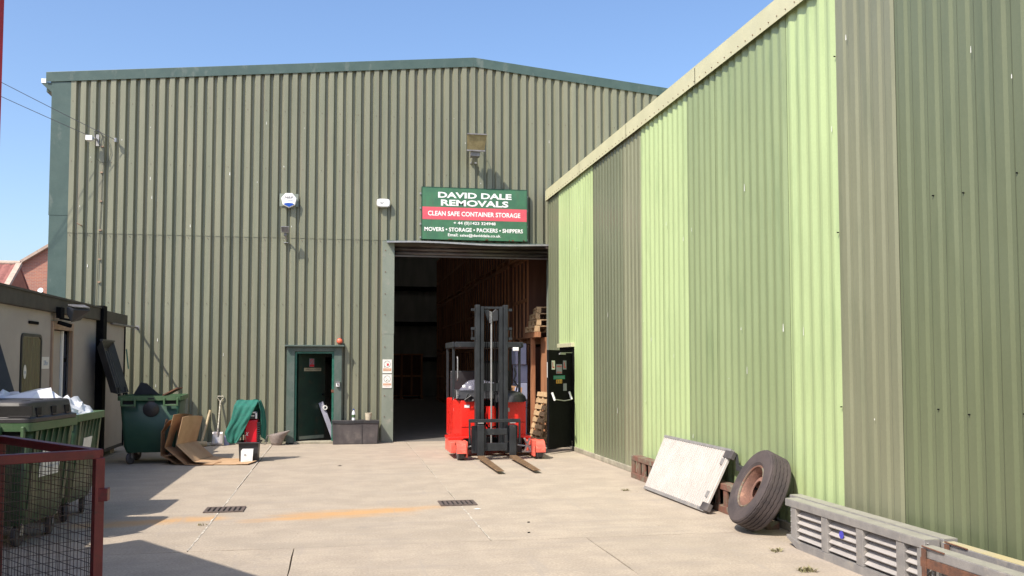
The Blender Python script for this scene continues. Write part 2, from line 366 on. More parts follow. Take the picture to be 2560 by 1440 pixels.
sealant([(-1.32, 8.85, 0), (-1.32, 11.0, 0)], .011); sealant([(-1.32, 11.42, 0), (-1.34, 16.4, 0), (-1.35, 20.0, 0)], .011)
sealant([(1.46, 8.85, 0), (1.46, 10.95, 0)], .010); sealant([(1.46, 11.45, 0), (1.46, 15.2, 0), (1.47, 20.0, 0)], .004)

# drains
def drain(cx, cy, lab):
    t = thing('drain_grate', lab, 'drain', (cx, cy, 0), group=None)
    part('pit_shade_plate', MB().box(cx - .2, cx + .2, cy - .165, cy + .165, .001, .004), m_dark, t)  # no real pit: thin black plate painted as its shade
    f = MB(); f.box(cx - .22, cx + .22, cy - .19, cy - .15, .002, .014); f.box(cx - .22, cx + .22, cy + .15, cy + .19, .002, .014)
    f.box(cx - .22, cx - .20, cy - .15, cy + .15, .002, .014); f.box(cx + .20, cx + .22, cy - .15, cy + .15, .002, .014)
    part('grate_frame', f, m_grate, t)
    for i in range(8):
        x = cx - .2 + .4 * i / 7
        part('grate_bar', MB().box(x - .016, x + .016, cy - .149, cy + .149, .005, .013), m_grate, t)
    return t
drain(-1.27, 11.2, 'rusty iron drain grate on the left joint, ochre stain beside it')
drain(1.44, 11.2, 'rusty iron drain grate on the right joint, straight out from the forklift')

# ------------------------------------------------------------------ corrugated sheets
def crease(pitch, crown, bev, depth, phase, u0, u1):
    """break points (u, height) of a trapezoidal profile between u0 and u1; crown starts at phase"""
    val = pitch - crown - 2 * bev
    kn = [(-bev, 0), (0, depth), (crown, depth), (crown + bev, 0)]
    def hgt(u):
        t = (u - phase + bev) % pitch
        if t < bev: return depth * t / bev
        if t < bev + crown: return depth
        if t < 2 * bev + crown: return depth * (1 - (t - bev - crown) / bev)
        return 0
    us = {round(u0, 5), round(u1, 5)}
    k0 = int(math.floor((u0 - phase) / pitch)) - 1
    for k in range(k0, k0 + int((u1 - u0) / pitch) + 4):
        for d, _ in kn:
            u = phase + k * pitch + d
            if u0 < u < u1: us.add(round(u, 5))
        for e in (crown * .42, crown * .52):      # shallow stiffening crease
            u = phase + k * pitch + e
            if u0 < u < u1: us.add(round(u, 5))
    return [(u, hgt(u)) for u in sorted(us)]
def sheet(pts, z0, z1, place):
    """z0, z1: number or function of u; place(u, h, z) -> point"""
    mb = MB(); zf = lambda z, u: z(u) if callable(z) else z
    n = len(pts); vs = [place(u, h, zf(z0, u)) for u, h in pts] + [place(u, h, zf(z1, u)) for u, h in pts]
    return mb.add(vs, [(i, i + 1, n + i + 1, n + i) for i in range(n - 1)])

# ------------------------------------------------------------------ the back warehouse
WH = thing('warehouse', 'tall grey-green corrugated warehouse with a shallow gable and open roller door', 'warehouse', (2.9, YB, 0))
RX, RZ, LX, EX = 2.92, 8.34, -5.5, 11.9
def rib_top(u): return RZ - abs(u - RX) * .0965
PB = dict(pitch=.1935, crown=.098, bev=.027, depth=.066, phase=3.045)
pl_back = lambda u, h, z: (u, YB - h, z)
ops = [(-1.0, .03, 2.03), (1.02, 4.72, 4.37)]           # openings x0, x1, top
SEAM = 4.39
cuts = []; x = LX
while x < EX: cuts.append(x); x += .1935 * 5
cuts.append(EX)
for a, b in zip(cuts, cuts[1:]):
    P_ = crease(u0=a, u1=b, **PB)
    part('cladding_sheet', sheet(P_, SEAM - .02, rib_top, pl_back), m_clad, WH)
    # lower course, cut round the openings
    es = sorted({a, b} | {e for o in ops for e in o[:2] if a < e < b})
    for c, d in zip(es, es[1:]):
        if d - c < .01: continue
        mid = (c + d) / 2; zt = 0.03
        for o in ops:
            if o[0] < mid < o[1]: zt = o[2]
        if zt > SEAM - .1: continue
        part('cladding_sheet', sheet(crease(u0=c, u1=d, **PB), zt, SEAM, lambda u, h, z: (u, YB + .009 - h, z)), m_clad, WH)
# drip edge at the lap, plinth strip, corner and verge trims
part('corner_trim', MB().box(-5.83, LX + .03, YB - .06, YB + .02, 0, 4.75).box(-5.83, -5.80, YB + .02, YB + .2, 0, 4.75), m_trim, WH, bevel=.004)
part('corner_trim', MB().box(-5.84, LX + .035, YB - .066, YB + .02, 4.72, 7.5).box(-5.84, -5.80, YB + .02, YB + .2, 4.72, 7.5), m_trim, WH, bevel=.004)
for xa, xb in ((-5.95, RX), (RX, EX + .15)):
    za, zb = rib_top(xa) + .19, rib_top(xb) + .19
    v = MB(); y0, y1 = YB - .085, YB + .3
    v.hexa([(xa, y0, za - .21), (xb, y0, zb - .21), (xb, y1, zb - .05), (xa, y1, za - .05), (xa, y0, za), (xb, y0, zb), (xb, y1, zb + .01), (xa, y1, za + .01)])
    part('verge_flashing', v, m_trim, WH, bevel=.006)
part('gutter_end', MB().prism([(-5.95, YB - .05, 7.47), (-6.04, YB - .05, 7.53), (-6.04, YB - .05, 7.44), (-5.84, YB - .05, 7.27), (-5.84, YB - .05, 7.47)], (0, .3, 0)), m_trim, WH)
part('gutter_end_cap', MB().box(-6.045, -5.955, YB - .06, YB - .05, 7.45, 7.54), m_white, WH)
part('gutter', MB().box(-6.03, -5.84, YB + .25, YB + 27, 7.35, 7.5), m_trim, WH)
DEP = 27
m_rl = bpy.data.materials.new('added_grp_rooflight'); m_rl.use_nodes = True  # roof panels out of view, added to brighten the crates inside
_n = m_rl.node_tree.nodes; _n.remove(_n['Principled BSDF']); _t = _n.new('ShaderNodeBsdfTranslucent'); _t.inputs[0].default_value = (.17, .165, .15, 1)
m_rl.node_tree.links.new(_t.outputs[0], _n['Material Output'].inputs[0])
for xa, xb in ((-5.95, RX), (RX, EX + .15)):
    za, zb = rib_top(xa) + .1, rib_top(xb) + .1
    at = lambda f_: (lerp_(xa, xb, f_), lerp_(za, zb, f_))
    lerp_ = lambda p, q, f_: p + (q - p) * f_
    ys_ = [YB + .1]; y = YB + 4.0
    while y < YB + DEP - 2: ys_ += [y, y + 1.0]; y += 5.0
    ys_.append(YB + DEP)
    for i in range(0, len(ys_) - 1):
        y0, y1 = ys_[i], ys_[i + 1]
        if i % 2 == 0:
            part('roof_sheet', MB().add([(xa, y0, za), (xb, y0, zb), (xb, y1, zb), (xa, y1, za)], [(0, 1, 2, 3)]), m_trim, WH, solid=.05)
        else:
            (x1_, z1_), (x2_, z2_) = at(.15), at(.85)
            for (p, q) in (((xa, za), (x1_, z1_)), ((x2_, z2_), (xb, zb))):
                part('roof_sheet', MB().add([(p[0], y0, p[1]), (q[0], y0, q[1]), (q[0], y1, q[1]), (p[0], y1, p[1])], [(0, 1, 2, 3)]), m_trim, WH, solid=.05)
            part('added_rooflight', MB().add([(x1_, y0, z1_), (x2_, y0, z2_), (x2_, y1, z2_), (x1_, y1, z1_)], [(0, 1, 2, 3)]), m_rl, WH)
sw = MB(); sw.box(-5.80, -5.72, YB + .2, YB + DEP, 0, 7.5); part('side_wall', sw, m_inwall, WH)
sw = MB(); sw.box(EX, EX + .08, YB + .2, YB + DEP, 0, 7.5); part('side_wall', sw, m_inwall, WH)
sw = MB(); sw.box(-5.72, EX, YB + DEP - .1, YB + DEP, 0, 8.5); part('end_wall', sw, m_inwall, WH)
# inner lining behind the front cladding with the two openings
ln = MB(); yi0, yi1 = YB + .10, YB + .16
for a, b, z0, z1 in ((-5.72, -1.0, 0, 7.3), (-1.0, .03, 2.1, 7.3), (.03, 1.16, 0, 7.3), (1.16, 4.75, 4.42, 7.3), (4.75, EX, 0, 7.3)): ln.box(a, b, yi0, yi1, z0, z1)
part('wall_lining', ln, m_inwall, WH)
part('inside_floor', MB().box(-5.7, EX, YB + .02, YB + DEP - .1, -.05, .006), m_infloor, WH)
for z in (1.8, 3.6, 5.4): part('sheeting_rail', MB().box(-5.6, EX, YB + DEP - .3, YB + DEP - .1, z, z + .2), m_black, WH)
# roller door opening
jb = MB(); jb.box(.93, 1.18, YB - .065, YB - .045, 0, 2.35); jb.box(1.16, 1.18, YB - .045, YB + .35, 0, 2.35)
part('door_jamb', jb, m_jamb, WH, bevel=.003)
jb = MB(); jb.box(.925, 1.185, YB - .069, YB - .047, 2.33, 4.36); jb.box(1.165, 1.185, YB - .047, YB + .35, 2.33, 4.36)
part('door_jamb', jb, m_jamb, WH, bevel=.003)
for z in (1.0, 1.62, 2.05, 2.75, 3.2, 3.68, 4.15, .55): part('jamb_screw', MB().cyl((.99, YB - .08, z), (.99, YB - .068, z), .011, n=8), m_rust, WH)
part('right_jamb', MB().box(4.66, 4.76, YB - .05, YB + .3, 0, 4.36), m_jamb, WH)
cn = MB(); cn.grid(lambda u, v: (1.0 + 3.52 * u, YB - .02 - .30 * v, 4.375 - .055 * v + (.018 * math.sin(u * 7) * v)), 16, 2)
part('door_canopy', cn, m_trim, WH, solid=.015)
part('canopy_lip', MB().grid(lambda u, v: (1.0 + 3.6 * u, YB - .322, 4.324 + .018 * math.sin(u * 7) - .035 * v), 16, 1), m_steel, WH, solid=.006)
part('header_beam', MB().box(1.18, 4.66, YB + .0, YB + .3, 4.27, 4.37), m_sh, WH)
def slat_geo(z):
    return MB().grid(lambda u, v: (1.18 + 3.48 * u, YB + .06 - .03 * math.sin(v * math.pi), z + .085 * v), 1, 6)
rs = thing('roller_shutter', 'raised brown roller shutter showing its lowest slats under the canopy', 'shutter', (2.9, YB + .1, 4.1))
for i in range(3): part('shutter_slat', slat_geo(4.07 + .085 * i), m_sh, rs, smooth=True, solid=.003)
part('bottom_rail', MB().box(1.18, 4.66, YB + .035, YB + .085, 4.03, 4.068), m_sh, rs, bevel=.004)
# personnel door surround
sr = MB(); sr.box(-1.06, -.90, YB - .16, YB + .03, 0.02, 2.05); sr.box(-.08, .08, YB - .16, YB + .03, 0.02, 2.05); sr.box(-.90, -.08, YB - .16, YB + .03, 1.95, 2.05)
part('door_surround', sr, m_frame, WH, bevel=.004)
cp = MB(); cp.box(-1.10, .13, YB - .27, YB + .0, 2.052, 2.085); part('surround_canopy', cp, m_frame, WH, bevel=.005)
fr = MB(); fr.box(-.898, -.855, YB - .12, YB + .1, .05, 1.948); fr.box(-.125, -.082, YB - .12, YB + .1, .05, 1.948); fr.box(-.855, -.125, YB - .12, YB + .1, 1.905, 1.948)
part('door_frame', fr, m_gpaint, WH, bevel=.003)
part('door_sill', MB().box(-.9, -.08, YB - .15, YB + .12, 0, .05), m_plinth, WH, bevel=.006)
part('lock_keep', MB().box(-.135, -.075, YB - .13, YB - .118, 1.08, 1.14), m_rust, WH)
hx = Vector((-.85, YB + .02, 0)); ca, sa = math.cos(R(40)), math.sin(R(40)); dd = Vector((ca, sa, 0)); dn = Vector((sa, -ca, 0))
def leafbox(a, b, z0, z1, t0, t1):
    p = [hx + dd * s + dn * t for s, t in ((a, t1), (b, t1), (b, t0), (a, t0))]
    return MB().hexa([(q.x, q.y, z0) for q in p] + [(q.x, q.y, z1) for q in p])
dl = part('door', leafbox(0, .72, .07, 1.90, 0, .045), m_ddoor, WH, bevel=.003)
part('kick_plate', leafbox(.03, .69, .08, .15, .046, .05), m_jamb, dl)
part('door_handle', MB().cyl(hx + dd * .65 + dn * .05 + Vector((0, 0, 1.02)), hx + dd * .65 + dn * .09 + Vector((0, 0, 1.02)), .02, n=10), m_black, dl)
# strip of pale plinth under the sheets
part('base_strip', MB().box(-5.8, -1.07, YB - .055, YB + .02, 0, .045).box(.09, .92, YB - .055, YB + .02, 0, .045), m_plinth, WH)

# rows of fixings along the rails behind the skin
fx = MB(); k = 0
u = LX + .1
while u < EX - .1:
    for z in (1.45, 2.95, 4.32, 5.85, 7.1):
        c = 3.036 + round((u - 3.036) / .1935) * .1935 + .05
        if z < rib_top(c) - .1 and not (1.0 < c < 4.7 and z < 5.6) and not (-1.1 < c < .1 and z < 2.1): fx.cyl((c, YB - .072, z), (c, YB - .064, z), .007, n=6)
    u += .387
part('sheet_screw', fx, m_rust, WH, kind='stuff')
# marks on the wall skin
dr = MB()
for _ in range(46):
    x = random.uniform(-5.3, 6); k = round((x - 3.036) / .1935); x = 3.036 + k * .1935 + random.uniform(.02, .09); z = random.uniform(.8, 7.2)
    if 1 < x < 4.6 and z < 5.6: continue
    hgt = random.choice((.02, .03, .06, .012)); wd = random.uniform(.004, .008)
    dr.add([(x - wd, YB - .0675, z), (x + wd, YB - .0675, z), (x + wd * .6, YB - .0675, z + hgt), (x - wd * .6, YB - .0675, z + hgt)], [(0, 1, 2, 3)])
part('bird_dropping', dr, m_drop, WH, kind='stuff')

# ------------------------------------------------------------------ the right-hand building
RB = thing('striped_shed', 'long low shed clad in lime, sage, olive and taupe corrugated sheets', 'building', (XR, 10, 0))
YS = [19.75, 18.75, 17.86, 16.98, 16.09, 15.2, 14.32, 13.39, 12.44, 11.48, 10.56, 9.63, 8.71, 7.745, 6.83, 5.9, 4.97, 4.04, 3.1, 2.15, 1.2, .25, -.7, -1.65, -2.6, -3.55, -4.5]
KS = ['olive', 'lime', 'lime', 'lime', 'olive', 'olive', 'taupe', 'lime', 'lime', 'sage', 'sage', 'sage', 'lime', 'taupe', 'moss', 'moss', 'moss', 'sage', 'sage', 'lime', 'taupe', 'moss', 'sage', 'lime', 'olive', 'taupe']
DOOR = (17.47, 18.56, 2.02)
for i, k in enumerate(KS):
    yb, ya = YS[i], YS[i + 1]; p = (yb - ya) / 5
    es = sorted({ya, yb} | {e for e in DOOR[:2] if ya < e < yb})
    off = .003 * (i % 2)
    for c, d in zip(es, es[1:]):
        z0 = DOOR[2] if DOOR[0] < (c + d) / 2 < DOOR[1] else .07
        P_ = crease(p, p * .17, p * .33, .018, ya + p * .36, c, d) if k in ('lime', 'sage') else crease(p, p * .47, p * .16, .015, ya + p * .19, c, d)
        part('cladding_sheet', sheet(P_, z0, 5.45, lambda u, h, z, o=off: (XR + .021 - h - o, u, z)), m_r[k], RB)
part('plinth', MB().box(XR - .015, XR + .3, -4.5, DOOR[0], 0, .085).box(XR - .015, XR + .3, DOOR[1], 19.75, 0, .085), m_plinth, RB, bevel=.01)
yy = 19.72
while yy > -4:
    y2 = yy - 2.9; t = random.uniform(-.006, .006)
    v = MB(); v.box(XR - .045, XR - .039, y2, yy + .02, 5.29 + t, 5.5 + t); v.box(XR - .045, XR + .3, y2, yy + .02, 5.5 + t, 5.506 + t)
    part('verge_flashing', v, m_verge, RB); yy = y2
part('verge_end_cap', MB().box(XR - .045, XR + .3, 19.74, 19.745, 5.28, 5.51), m_verge, RB)
sc = MB(); y = 19.6
while y > 3:
    sc.cyl((XR - .055, y, 5.33), (XR - .044, y, 5.33), .006, n=6); y -= .19
part('flashing_screw', sc, m_rust, RB, kind='stuff')
sc = MB()
for z in (1.35, 2.95, 4.6):
    for y in (5.45, 6.0, 6.35, 7.74):
        zz = z + random.uniform(-.05, .05); sc.cyl((XR - .009, y, zz), (XR + .01, y, zz), .0055, n=6)
part('sheet_screw', sc, m_black, RB, kind='stuff')
dr = MB()
for _ in range(26):
    y = random.uniform(5.2, 18); z = random.uniform(.6, 4.9); hg = random.choice((.015, .03, .05, .08)); wd = random.uniform(.004, .009)
    xx = XR - .0075
    dr.add([(xx, y - wd, z), (xx, y + wd, z), (xx, y + wd * .5, z + hg), (xx, y - wd * .5, z + hg)], [(0, 1, 2, 3)])
part('bird_dropping', dr, m_drop, RB, kind='stuff')
part('roof', MB().add([(XR - .03, -4.5, 5.52), (XR + 9, -4.5, 6.3), (XR + 9, 19.75, 6.3), (XR - .03, 19.75, 5.52)], [(0, 1, 2, 3)]), m_verge, RB, solid=.03)
bw = MB(); bw.box(XR + .2, XR + 9, 19.65, 19.72, 0, 5.45); bw.box(XR + .2, XR + 9, -4.5, -4.42, 0, 5.45); bw.box(XR + 8.9, XR + 9, -4.5, 19.72, 0, 6.2)
part('shed_wall', bw, m_r['moss'], RB)
bw = MB(); bw.box(XR + .1, XR + .16, -4.5, DOOR[0] - .02, 0, 5.4); bw.box(XR + .1, XR + .16, DOOR[1] + .02, 19.65, 0, 5.4); bw.box(XR + .1, XR + .16, DOOR[0] - .02, DOOR[1] + .02, 2.02, 5.4)
part('wall_lining', bw, m_black, RB)
part('shed_floor', MB().box(XR + .1, XR + 8.9, -4.4, 19.6, -.05, .02), m_infloor, RB)
part('door_flashing', MB().box(XR - .06, XR + .02, 17.42, 18.6, 2.02, 2.10), m_verge, RB, bevel=.004)
fr = MB(); fr.box(XR - .02, XR + .12, 17.47, 17.52, 0, 2.02); fr.box(XR - .02, XR + .12, 18.51, 18.56, 0, 2.02); fr.box(XR - .02, XR + .12, 17.52, 18.51, 1.97, 2.02)
part('door_frame', fr, m_black, RB)
# fire exit door, swung out
hz = Vector((4.47, 17.5, 0)); dz = (Vector((3.87, 16.87, 0)) - hz).normalized(); nz = Vector((-dz.y, dz.x, 0))          # the face seen from the yard
LW = .87
def fbox(a, b, z0, z1, t0, t1):
    p = [hz + dz * s + nz * t for s, t in ((a, t1), (b, t1), (b, t0), (a, t0))]
    return MB().hexa([(q.x, q.y, z0) for q in p] + [(q.x, q.y, z1) for q in p])
def fp(s, z, t=.03): q = hz + dz * s + nz * t; return Vector((q.x, q.y, z))
fd = part('door', fbox(0, LW, .09, 1.95, -.022, .022), m_black, RB, bevel=.003, label='black fire exit door swung wide open')
bb = MB(); bb.tube([fp(LW - .1, 1.02, .1), fp(LW * .5, .985, .11), fp(.14, 1.0, .1)], .009, 8)
part('push_bar', bb, m_steel, fd, smooth=True)
for s in (LW - .09, .13):
    part('push_bar_arm', MB().bar(fp(s, 1.15, .04), fp(s, 1.0, .1), .035, .03), m_white, fd, bevel=.004)
part('door_closer', MB().bar(fp(.5, 1.88, .04), fp(.28, 1.88, .04), .03, .03).bar(fp(.5, 1.90, .06), fp(.1, 1.905, .09), .015, .01), m_steel, fd)
part('door_edge_reflector', MB().bar(fp(LW + .004, 1.43, -.01), fp(LW + .004, 1.72, -.01), .006, .02), m_white, fd)
def notice(name, s0, s1, z0, z1, m, label, cat='notice'):
    t = thing(name, label, cat, fp((s0 + s1) / 2, z0, .025))
    part('sheet', fbox(s0, s1, z0, z1, .0235, .0265), m, t); return t
rgt = -dz; UP = (0, 0, 1)
t = notice('learner_plate', .65, .77, 1.58, 1.75, m_signw, 'brighter L plate with red letter at the left edge of the black fire door'); text('L', fp(.71, 1.665, .0285), rgt, UP, .07, .11, m_inkr, t, .04)
t = notice('learner_plate', .21, .34, 1.58, 1.75, m_greyn, 'shade-greyed L plate with red letter, nearer the hinges of the black fire door'); text('L', fp(.275, 1.665, .0285), rgt, UP, .07, .11, m_inkr, t, .04)  # plate coloured grey to carry the shade on it
t = notice('warning_notice', .38, .60, 1.50, 1.68, m_greyn, 'grey notice with red heading between the two L plates')
text('WARNING', fp(.49, 1.64, .0285), rgt, UP, .18, .035, m_inkr, t, .02); text('KEEP CLEAR', fp(.49, 1.525, .0285), rgt, UP, .18, .028, m_inkr, t, .02)
t = notice('green_strip_notice', .27, .70, 1.395, 1.465, m_inkg, 'long green strip notice under the grey notice on the black door')
text('PUSH BAR TO OPEN', fp(.485, 1.43, .0285), rgt, UP, .36, .03, m_greyn, t)
t = notice('amber_notice', .38, .60, 1.315, 1.39, m_inky, 'small amber notice below the green strip on the black door')
for s in (.42, .49, .56): part('print', fbox(s - .012, s + .012, 1.325, 1.38, .0268, .0278), m_inkk, t)
t = notice('paper_notice', .20, .33, 1.17, 1.31, m_greyn, 'small plain grey paper above the push bar of the black door')

# ------------------------------------------------------------------ things fixed to the back wall
Z = (0, 0, 1); X1 = (1, 0, 0); YF = YB - .068       # YF: outer face of the ribs
t = thing('signboard', 'large faded green company signboard with a pink-red band above the roller door', 'sign', (2.93, YF - .12, 4.42))
x0, x1, z0, z1, ys = 1.77, 4.10, 4.40, 5.545, YF - .13
part('board', MB().box(x0, x1, ys, ys + .11, z0, z1), m_signg, t, bevel=.004)
part('board_edge', MB().box(x0 - .012, x0, ys - .004, ys + .115, z0, z1 + .012).box(x0, x1, ys - .004, ys + .115, z1, z1 + .012).box(x1, x1 + .012, ys - .004, ys + .115, z0, z1 + .012), m_signe, t)
part('red_band', MB().box(x0 + .005, x1 - .003, ys - .002, ys, 4.84, 5.115), m_signr, t)
yt = ys - .004
def sx(px): return x0 + (px - 60) / 2420 * (x1 - x0)
text('DAVID DALE', (sx(1270), yt, 5.385), X1, Z, (2120 - 420) / 2420 * (x1 - x0), .128, m_print, t, .032)
text('REMOVALS', (sx(1265), yt, 5.215), X1, Z, (2045 - 485) / 2420 * (x1 - x0), .138, m_print, t, .032)
text('CLEAN SAFE CONTAINER STORAGE', (sx(1258), yt, 4.975), X1, Z, (2325 - 190) / 2420 * (x1 - x0), .105, m_print, t, .022)
text('+ 44 (0)1423 324948', (sx(1262), yt, 4.765), X1, Z, (1748 - 778) / 2420 * (x1 - x0), .085, m_print, t, .02)
text('MOVERS \u2022 STORAGE \u2022 PACKERS \u2022 SHIPPERS', (sx(1250), yt, 4.625), X1, Z, (2385 - 112) / 2420 * (x1 - x0), .09, m_print, t, .025)
text('Email:', (sx(765), yt, 4.508), X1, Z, 235 / 2420 * (x1 - x0), .068, m_print, t, .018); text('sales@daviddale.co.uk', (sx(1393), yt, 4.498), X1, Z, 945 / 2420 * (x1 - x0), .08, m_print, t, .018)
for i in range(9):
    a = sx(random.choice((700, 760, 1500, 1900, 2000, 2100, 2250, 2330)) + random.uniform(-60, 60)); b = random.uniform(.02, .09)
    part('rust_patch', MB().add([(a, yt, 4.402), (a + b, yt, 4.404), (a + b * .8, yt, 4.402 + random.uniform(.012, .03)), (a + b * .3, yt, 4.41 + random.uniform(.01, .04))], [(0, 1, 2, 3)]), m_rust, t)
for z in (4.45, 4.75, 5.1, 5.42):
    part('edge_clip', MB().box(x1 + .012, x1 + .045, YF - .03, YF - .01, z - .02, z + .02).box(x0 - .045, x0 - .012, YF - .03, YF - .01, z - .02, z + .02), m_steel, t)

# big floodlight
t = thing('floodlight', 'big rusty square floodlight on a bracket high above the green signboard', 'floodlight', (2.92, YF, 6.2))
Yl = YF - .58
hd = MB(); hd.hexa([(2.74, Yl + .05, 6.30), (3.04, Yl + .05, 6.30), (3.0, Yl + .32, 6.34), (2.78, Yl + .32, 6.34), (2.68, Yl - .06, 6.62), (3.10, Yl - .06, 6.62), (3.04, Yl + .28, 6.58), (2.74, Yl + .28, 6.58)])
part('lamp_head', hd, m_lampg, t, bevel=.01)
part('lamp_glass', MB().hexa([(2.70, Yl + .035, 6.315), (3.08, Yl + .035, 6.315), (3.08, Yl + .05, 6.315), (2.70, Yl + .05, 6.315), (2.68, Yl - .085, 6.62), (3.11, Yl - .085, 6.62), (3.11, Yl - .065, 6.62), (2.68, Yl - .065, 6.62)]), m_lamp, t, bevel=.004)
part('glass_frame', MB().bar((2.68, Yl - .09, 6.63), (3.11, Yl - .09, 6.63), .03, .025), m_lampg, t); part('glass_frame', MB().bar((2.69, Yl + .04, 6.30), (3.09, Yl + .04, 6.30), .03, .03), m_lampg, t)
part('gear_box', MB().box(2.79, 2.99, Yl + .08, Yl + .28, 6.19, 6.30), m_lampg, t, bevel=.008)
part('bracket', MB().bar((2.89, Yl + .2, 6.24), (2.89, YF + .02, 6.12), .07, .03).bar((2.84, YF + .0, 6.14), (2.98, YF + .0, 6.14), .10, .03), m_steel, t)
part('lamp_cable', MB().tube([(2.93, Yl + .2, 6.6), (2.9, Yl + .3, 6.72), (2.88, YF - .05, 6.66), (2.88, YF, 6.5)], .007), m_cable, t)
# small floodlight
t = thing('floodlight', 'small grey floodlight on a bracket between the two alarm boxes and the green door', 'floodlight', (-1.15, YF, 4.42))
Yl = YF - .30
part('lamp_head', MB().hexa([(-1.20, Yl + .02, 4.44), (-1.05, Yl + .02, 4.44), (-1.07, Yl + .1, 4.46), (-1.18, Yl + .1, 4.46), (-1.21, Yl - .03, 4.57), (-1.04, Yl - .03, 4.57), (-1.06, Yl + .08, 4.57), (-1.19, Yl + .08, 4.57)]), m_steel, t, bevel=.006)
part('lamp_glass', MB().hexa([(-1.19, Yl + .012, 4.455), (-1.06, Yl + .012, 4.455), (-1.06, Yl + .02, 4.455), (-1.19, Yl + .02, 4.455), (-1.195, Yl - .04, 4.555), (-1.055, Yl - .04, 4.555), (-1.055, Yl - .03, 4.555), (-1.195, Yl - .03, 4.555)]), m_lampg, t)
part('bracket', MB().bar((-1.125, Yl + .07, 4.46), (-1.115, YF + .01, 4.33), .03, .02).bar((-1.16, YF - .005, 4.26), (-1.07, YF - .005, 4.26), .1, .012), m_steel, t)
part('sensor', MB().box(-1.15, -1.09, Yl + .05, Yl + .11, 4.38, 4.44), m_lampg, t, bevel=.008)

# alarm boxes
def poly_box(name, pts, yf, dpt, m, par, **k): return part(name, MB().prism([(x, yf, z) for x, z in pts], (0, dpt, 0)), m, par, **k)
t = thing('alarm_box', 'white seven-sided alarm box with a blue strobe tip', 'alarm box', (-1.05, YF, 5.02))
cx, cz, r = -1.06, 5.165, .165
hp = [(cx + r * math.sin(2 * math.pi * i / 7), cz - r * math.cos(2 * math.pi * i / 7)) for i in range(7)]
poly_box('cover', hp, YF - .12, .10, m_white, t, bevel=.012)
poly_box('strobe', [(cx, cz - r * .90), (cx + r * .66, cz - .088), (cx + .07, cz - .068), (cx, cz - .062), (cx - .07, cz - .068), (cx - r * .66, cz - .088)], YF - .128, .008, m_blue, t)
part('back_plate', MB().box(cx - .20, cx + .19, YF - .02, YF - .004, cz - .12, cz + .15), m_jamb, t)
text('MRP', (cx - .003, YF - .1225, 5.215), X1, Z, .18, .055, m_inkk, t, .0, .35)
text('ALARMS', (cx, YF - .1225, 5.16), X1, Z, .15, .018, m_inkb, t)
t = thing('alarm_box', 'white rounded-rectangle alarm box left of the signboard', 'alarm box', (.93, YF, 5.1))
rr = []
for i in range(40):
    a = 2 * math.pi * i / 40; c, s_ = math.cos(a), math.sin(a); e = .42
    rr.append((.935 + .143 * math.copysign(abs(c) ** e, c), 5.17 + .09 * math.copysign(abs(s_) ** .62, s_)))
poly_box('cover', rr, YF - .11, .09, m_white, t, bevel=.018, smooth=True)
part('back_plate', MB().box(.83, 1.04, YF - .02, YF - .002, 5.10, 5.24), m_lampg, t)
text('Y&P', (.895, YF - .1125, 5.165), X1, Z, .085, .045, m_inkk, t, -.005, .1); text('Security', (.985, YF - .1125, 5.15), X1, Z, .075, .016, m_inkk, t)

# sounder and bell push by the green door
t = thing('sounder', 'round orange-red alarm sounder above the right end of the green door canopy', 'sounder', (.02, YF, 2.1))
part('body', MB().lathe((.03, YF - .02, 2.17), (0, -1, 0), [(.0, .0), (.058, 0), (.058, .05), (.045, .085), (.02, .10), (0, .10)], 24), m_orange, t, smooth=True)
part('mount', MB().cyl((.03, YF + .01, 2.17), (.03, YF - .02, 2.17), .062, n=24), m_inkr, t)
t = thing('bell_push', 'small white bell push box on the right post of the green door', 'bell push', (0, YB - .16, 1.22))
part('case', MB().box(-.035, .04, YB - .215, YB - .16, 1.20, 1.30), m_white, t, bevel=.01)
part('button', MB().cyl((.002, YB - .216, 1.25), (.002, YB - .226, 1.25), .02, n=16), m_lampg, t)
part('hood', MB().box(-.045, .05, YB - .235, YB - .16, 1.301, 1.31), m_lampg, t)

# bracket box, cables
t = thing('cable_bracket', 'small white junction box on the upper left of the wall where an overhead cable lands', 'junction box', (-5.0, YF, 6.25))
part('case', MB().box(-5.10, -4.97, YF - .27, YF - .14, 6.24, 6.34), m_white, t, bevel=.006)
part('arm', MB().bar((-4.95, YF - .2, 6.30), (-4.93, YF + .02, 6.30), .03, .03).box(-4.96, -4.90, YF - .012, YF, 6.18, 6.42), m_steel, t)
part('hook', MB().tube([(-4.95, YF - .1, 6.34), (-4.98, YF - .1, 6.46), (-4.90, YF - .06, 6.50), (-4.84, YF - .02, 6.40)], .008), m_cable, t, smooth=True)
t = thing('insulator', 'small grey insulator hook on the wall right of the white junction box', 'insulator', (-4.56, YF, 6.22))
part('hook', MB().cyl((-4.56, YF, 6.3), (-4.56, YF - .12, 6.3), .022, n=8).cyl((-4.56, YF - .1, 6.26), (-4.56, YF - .1, 6.34), .03, n=10), m_steel, t)
def sag(a, b, s, n=24): a, b = Vector(a), Vector(b); return [a.lerp(b, i / n) - Vector((0, 0, s * 4 * (i / n) * (1 - i / n))) for i in range(n + 1)]
pa = ray(-1500, -620) * 13 + Vector((0, 0, H)); pb = ray(-1500, -500) * 13 + Vector((0, 0, H))
solo('overhead_cable', MB().tube(sag((-4.56, YF - .12, 6.3), pa, .12), .006), m_cable, 'upper overhead cable running to the grey insulator hook', 'cable', 'overhead cables at the left')
solo('overhead_cable', MB().tube(sag((-5.04, YF - .2, 6.34), pb, .12), .006), m_cable, 'lower overhead cable running to the white junction box', 'cable', 'overhead cables at the left')
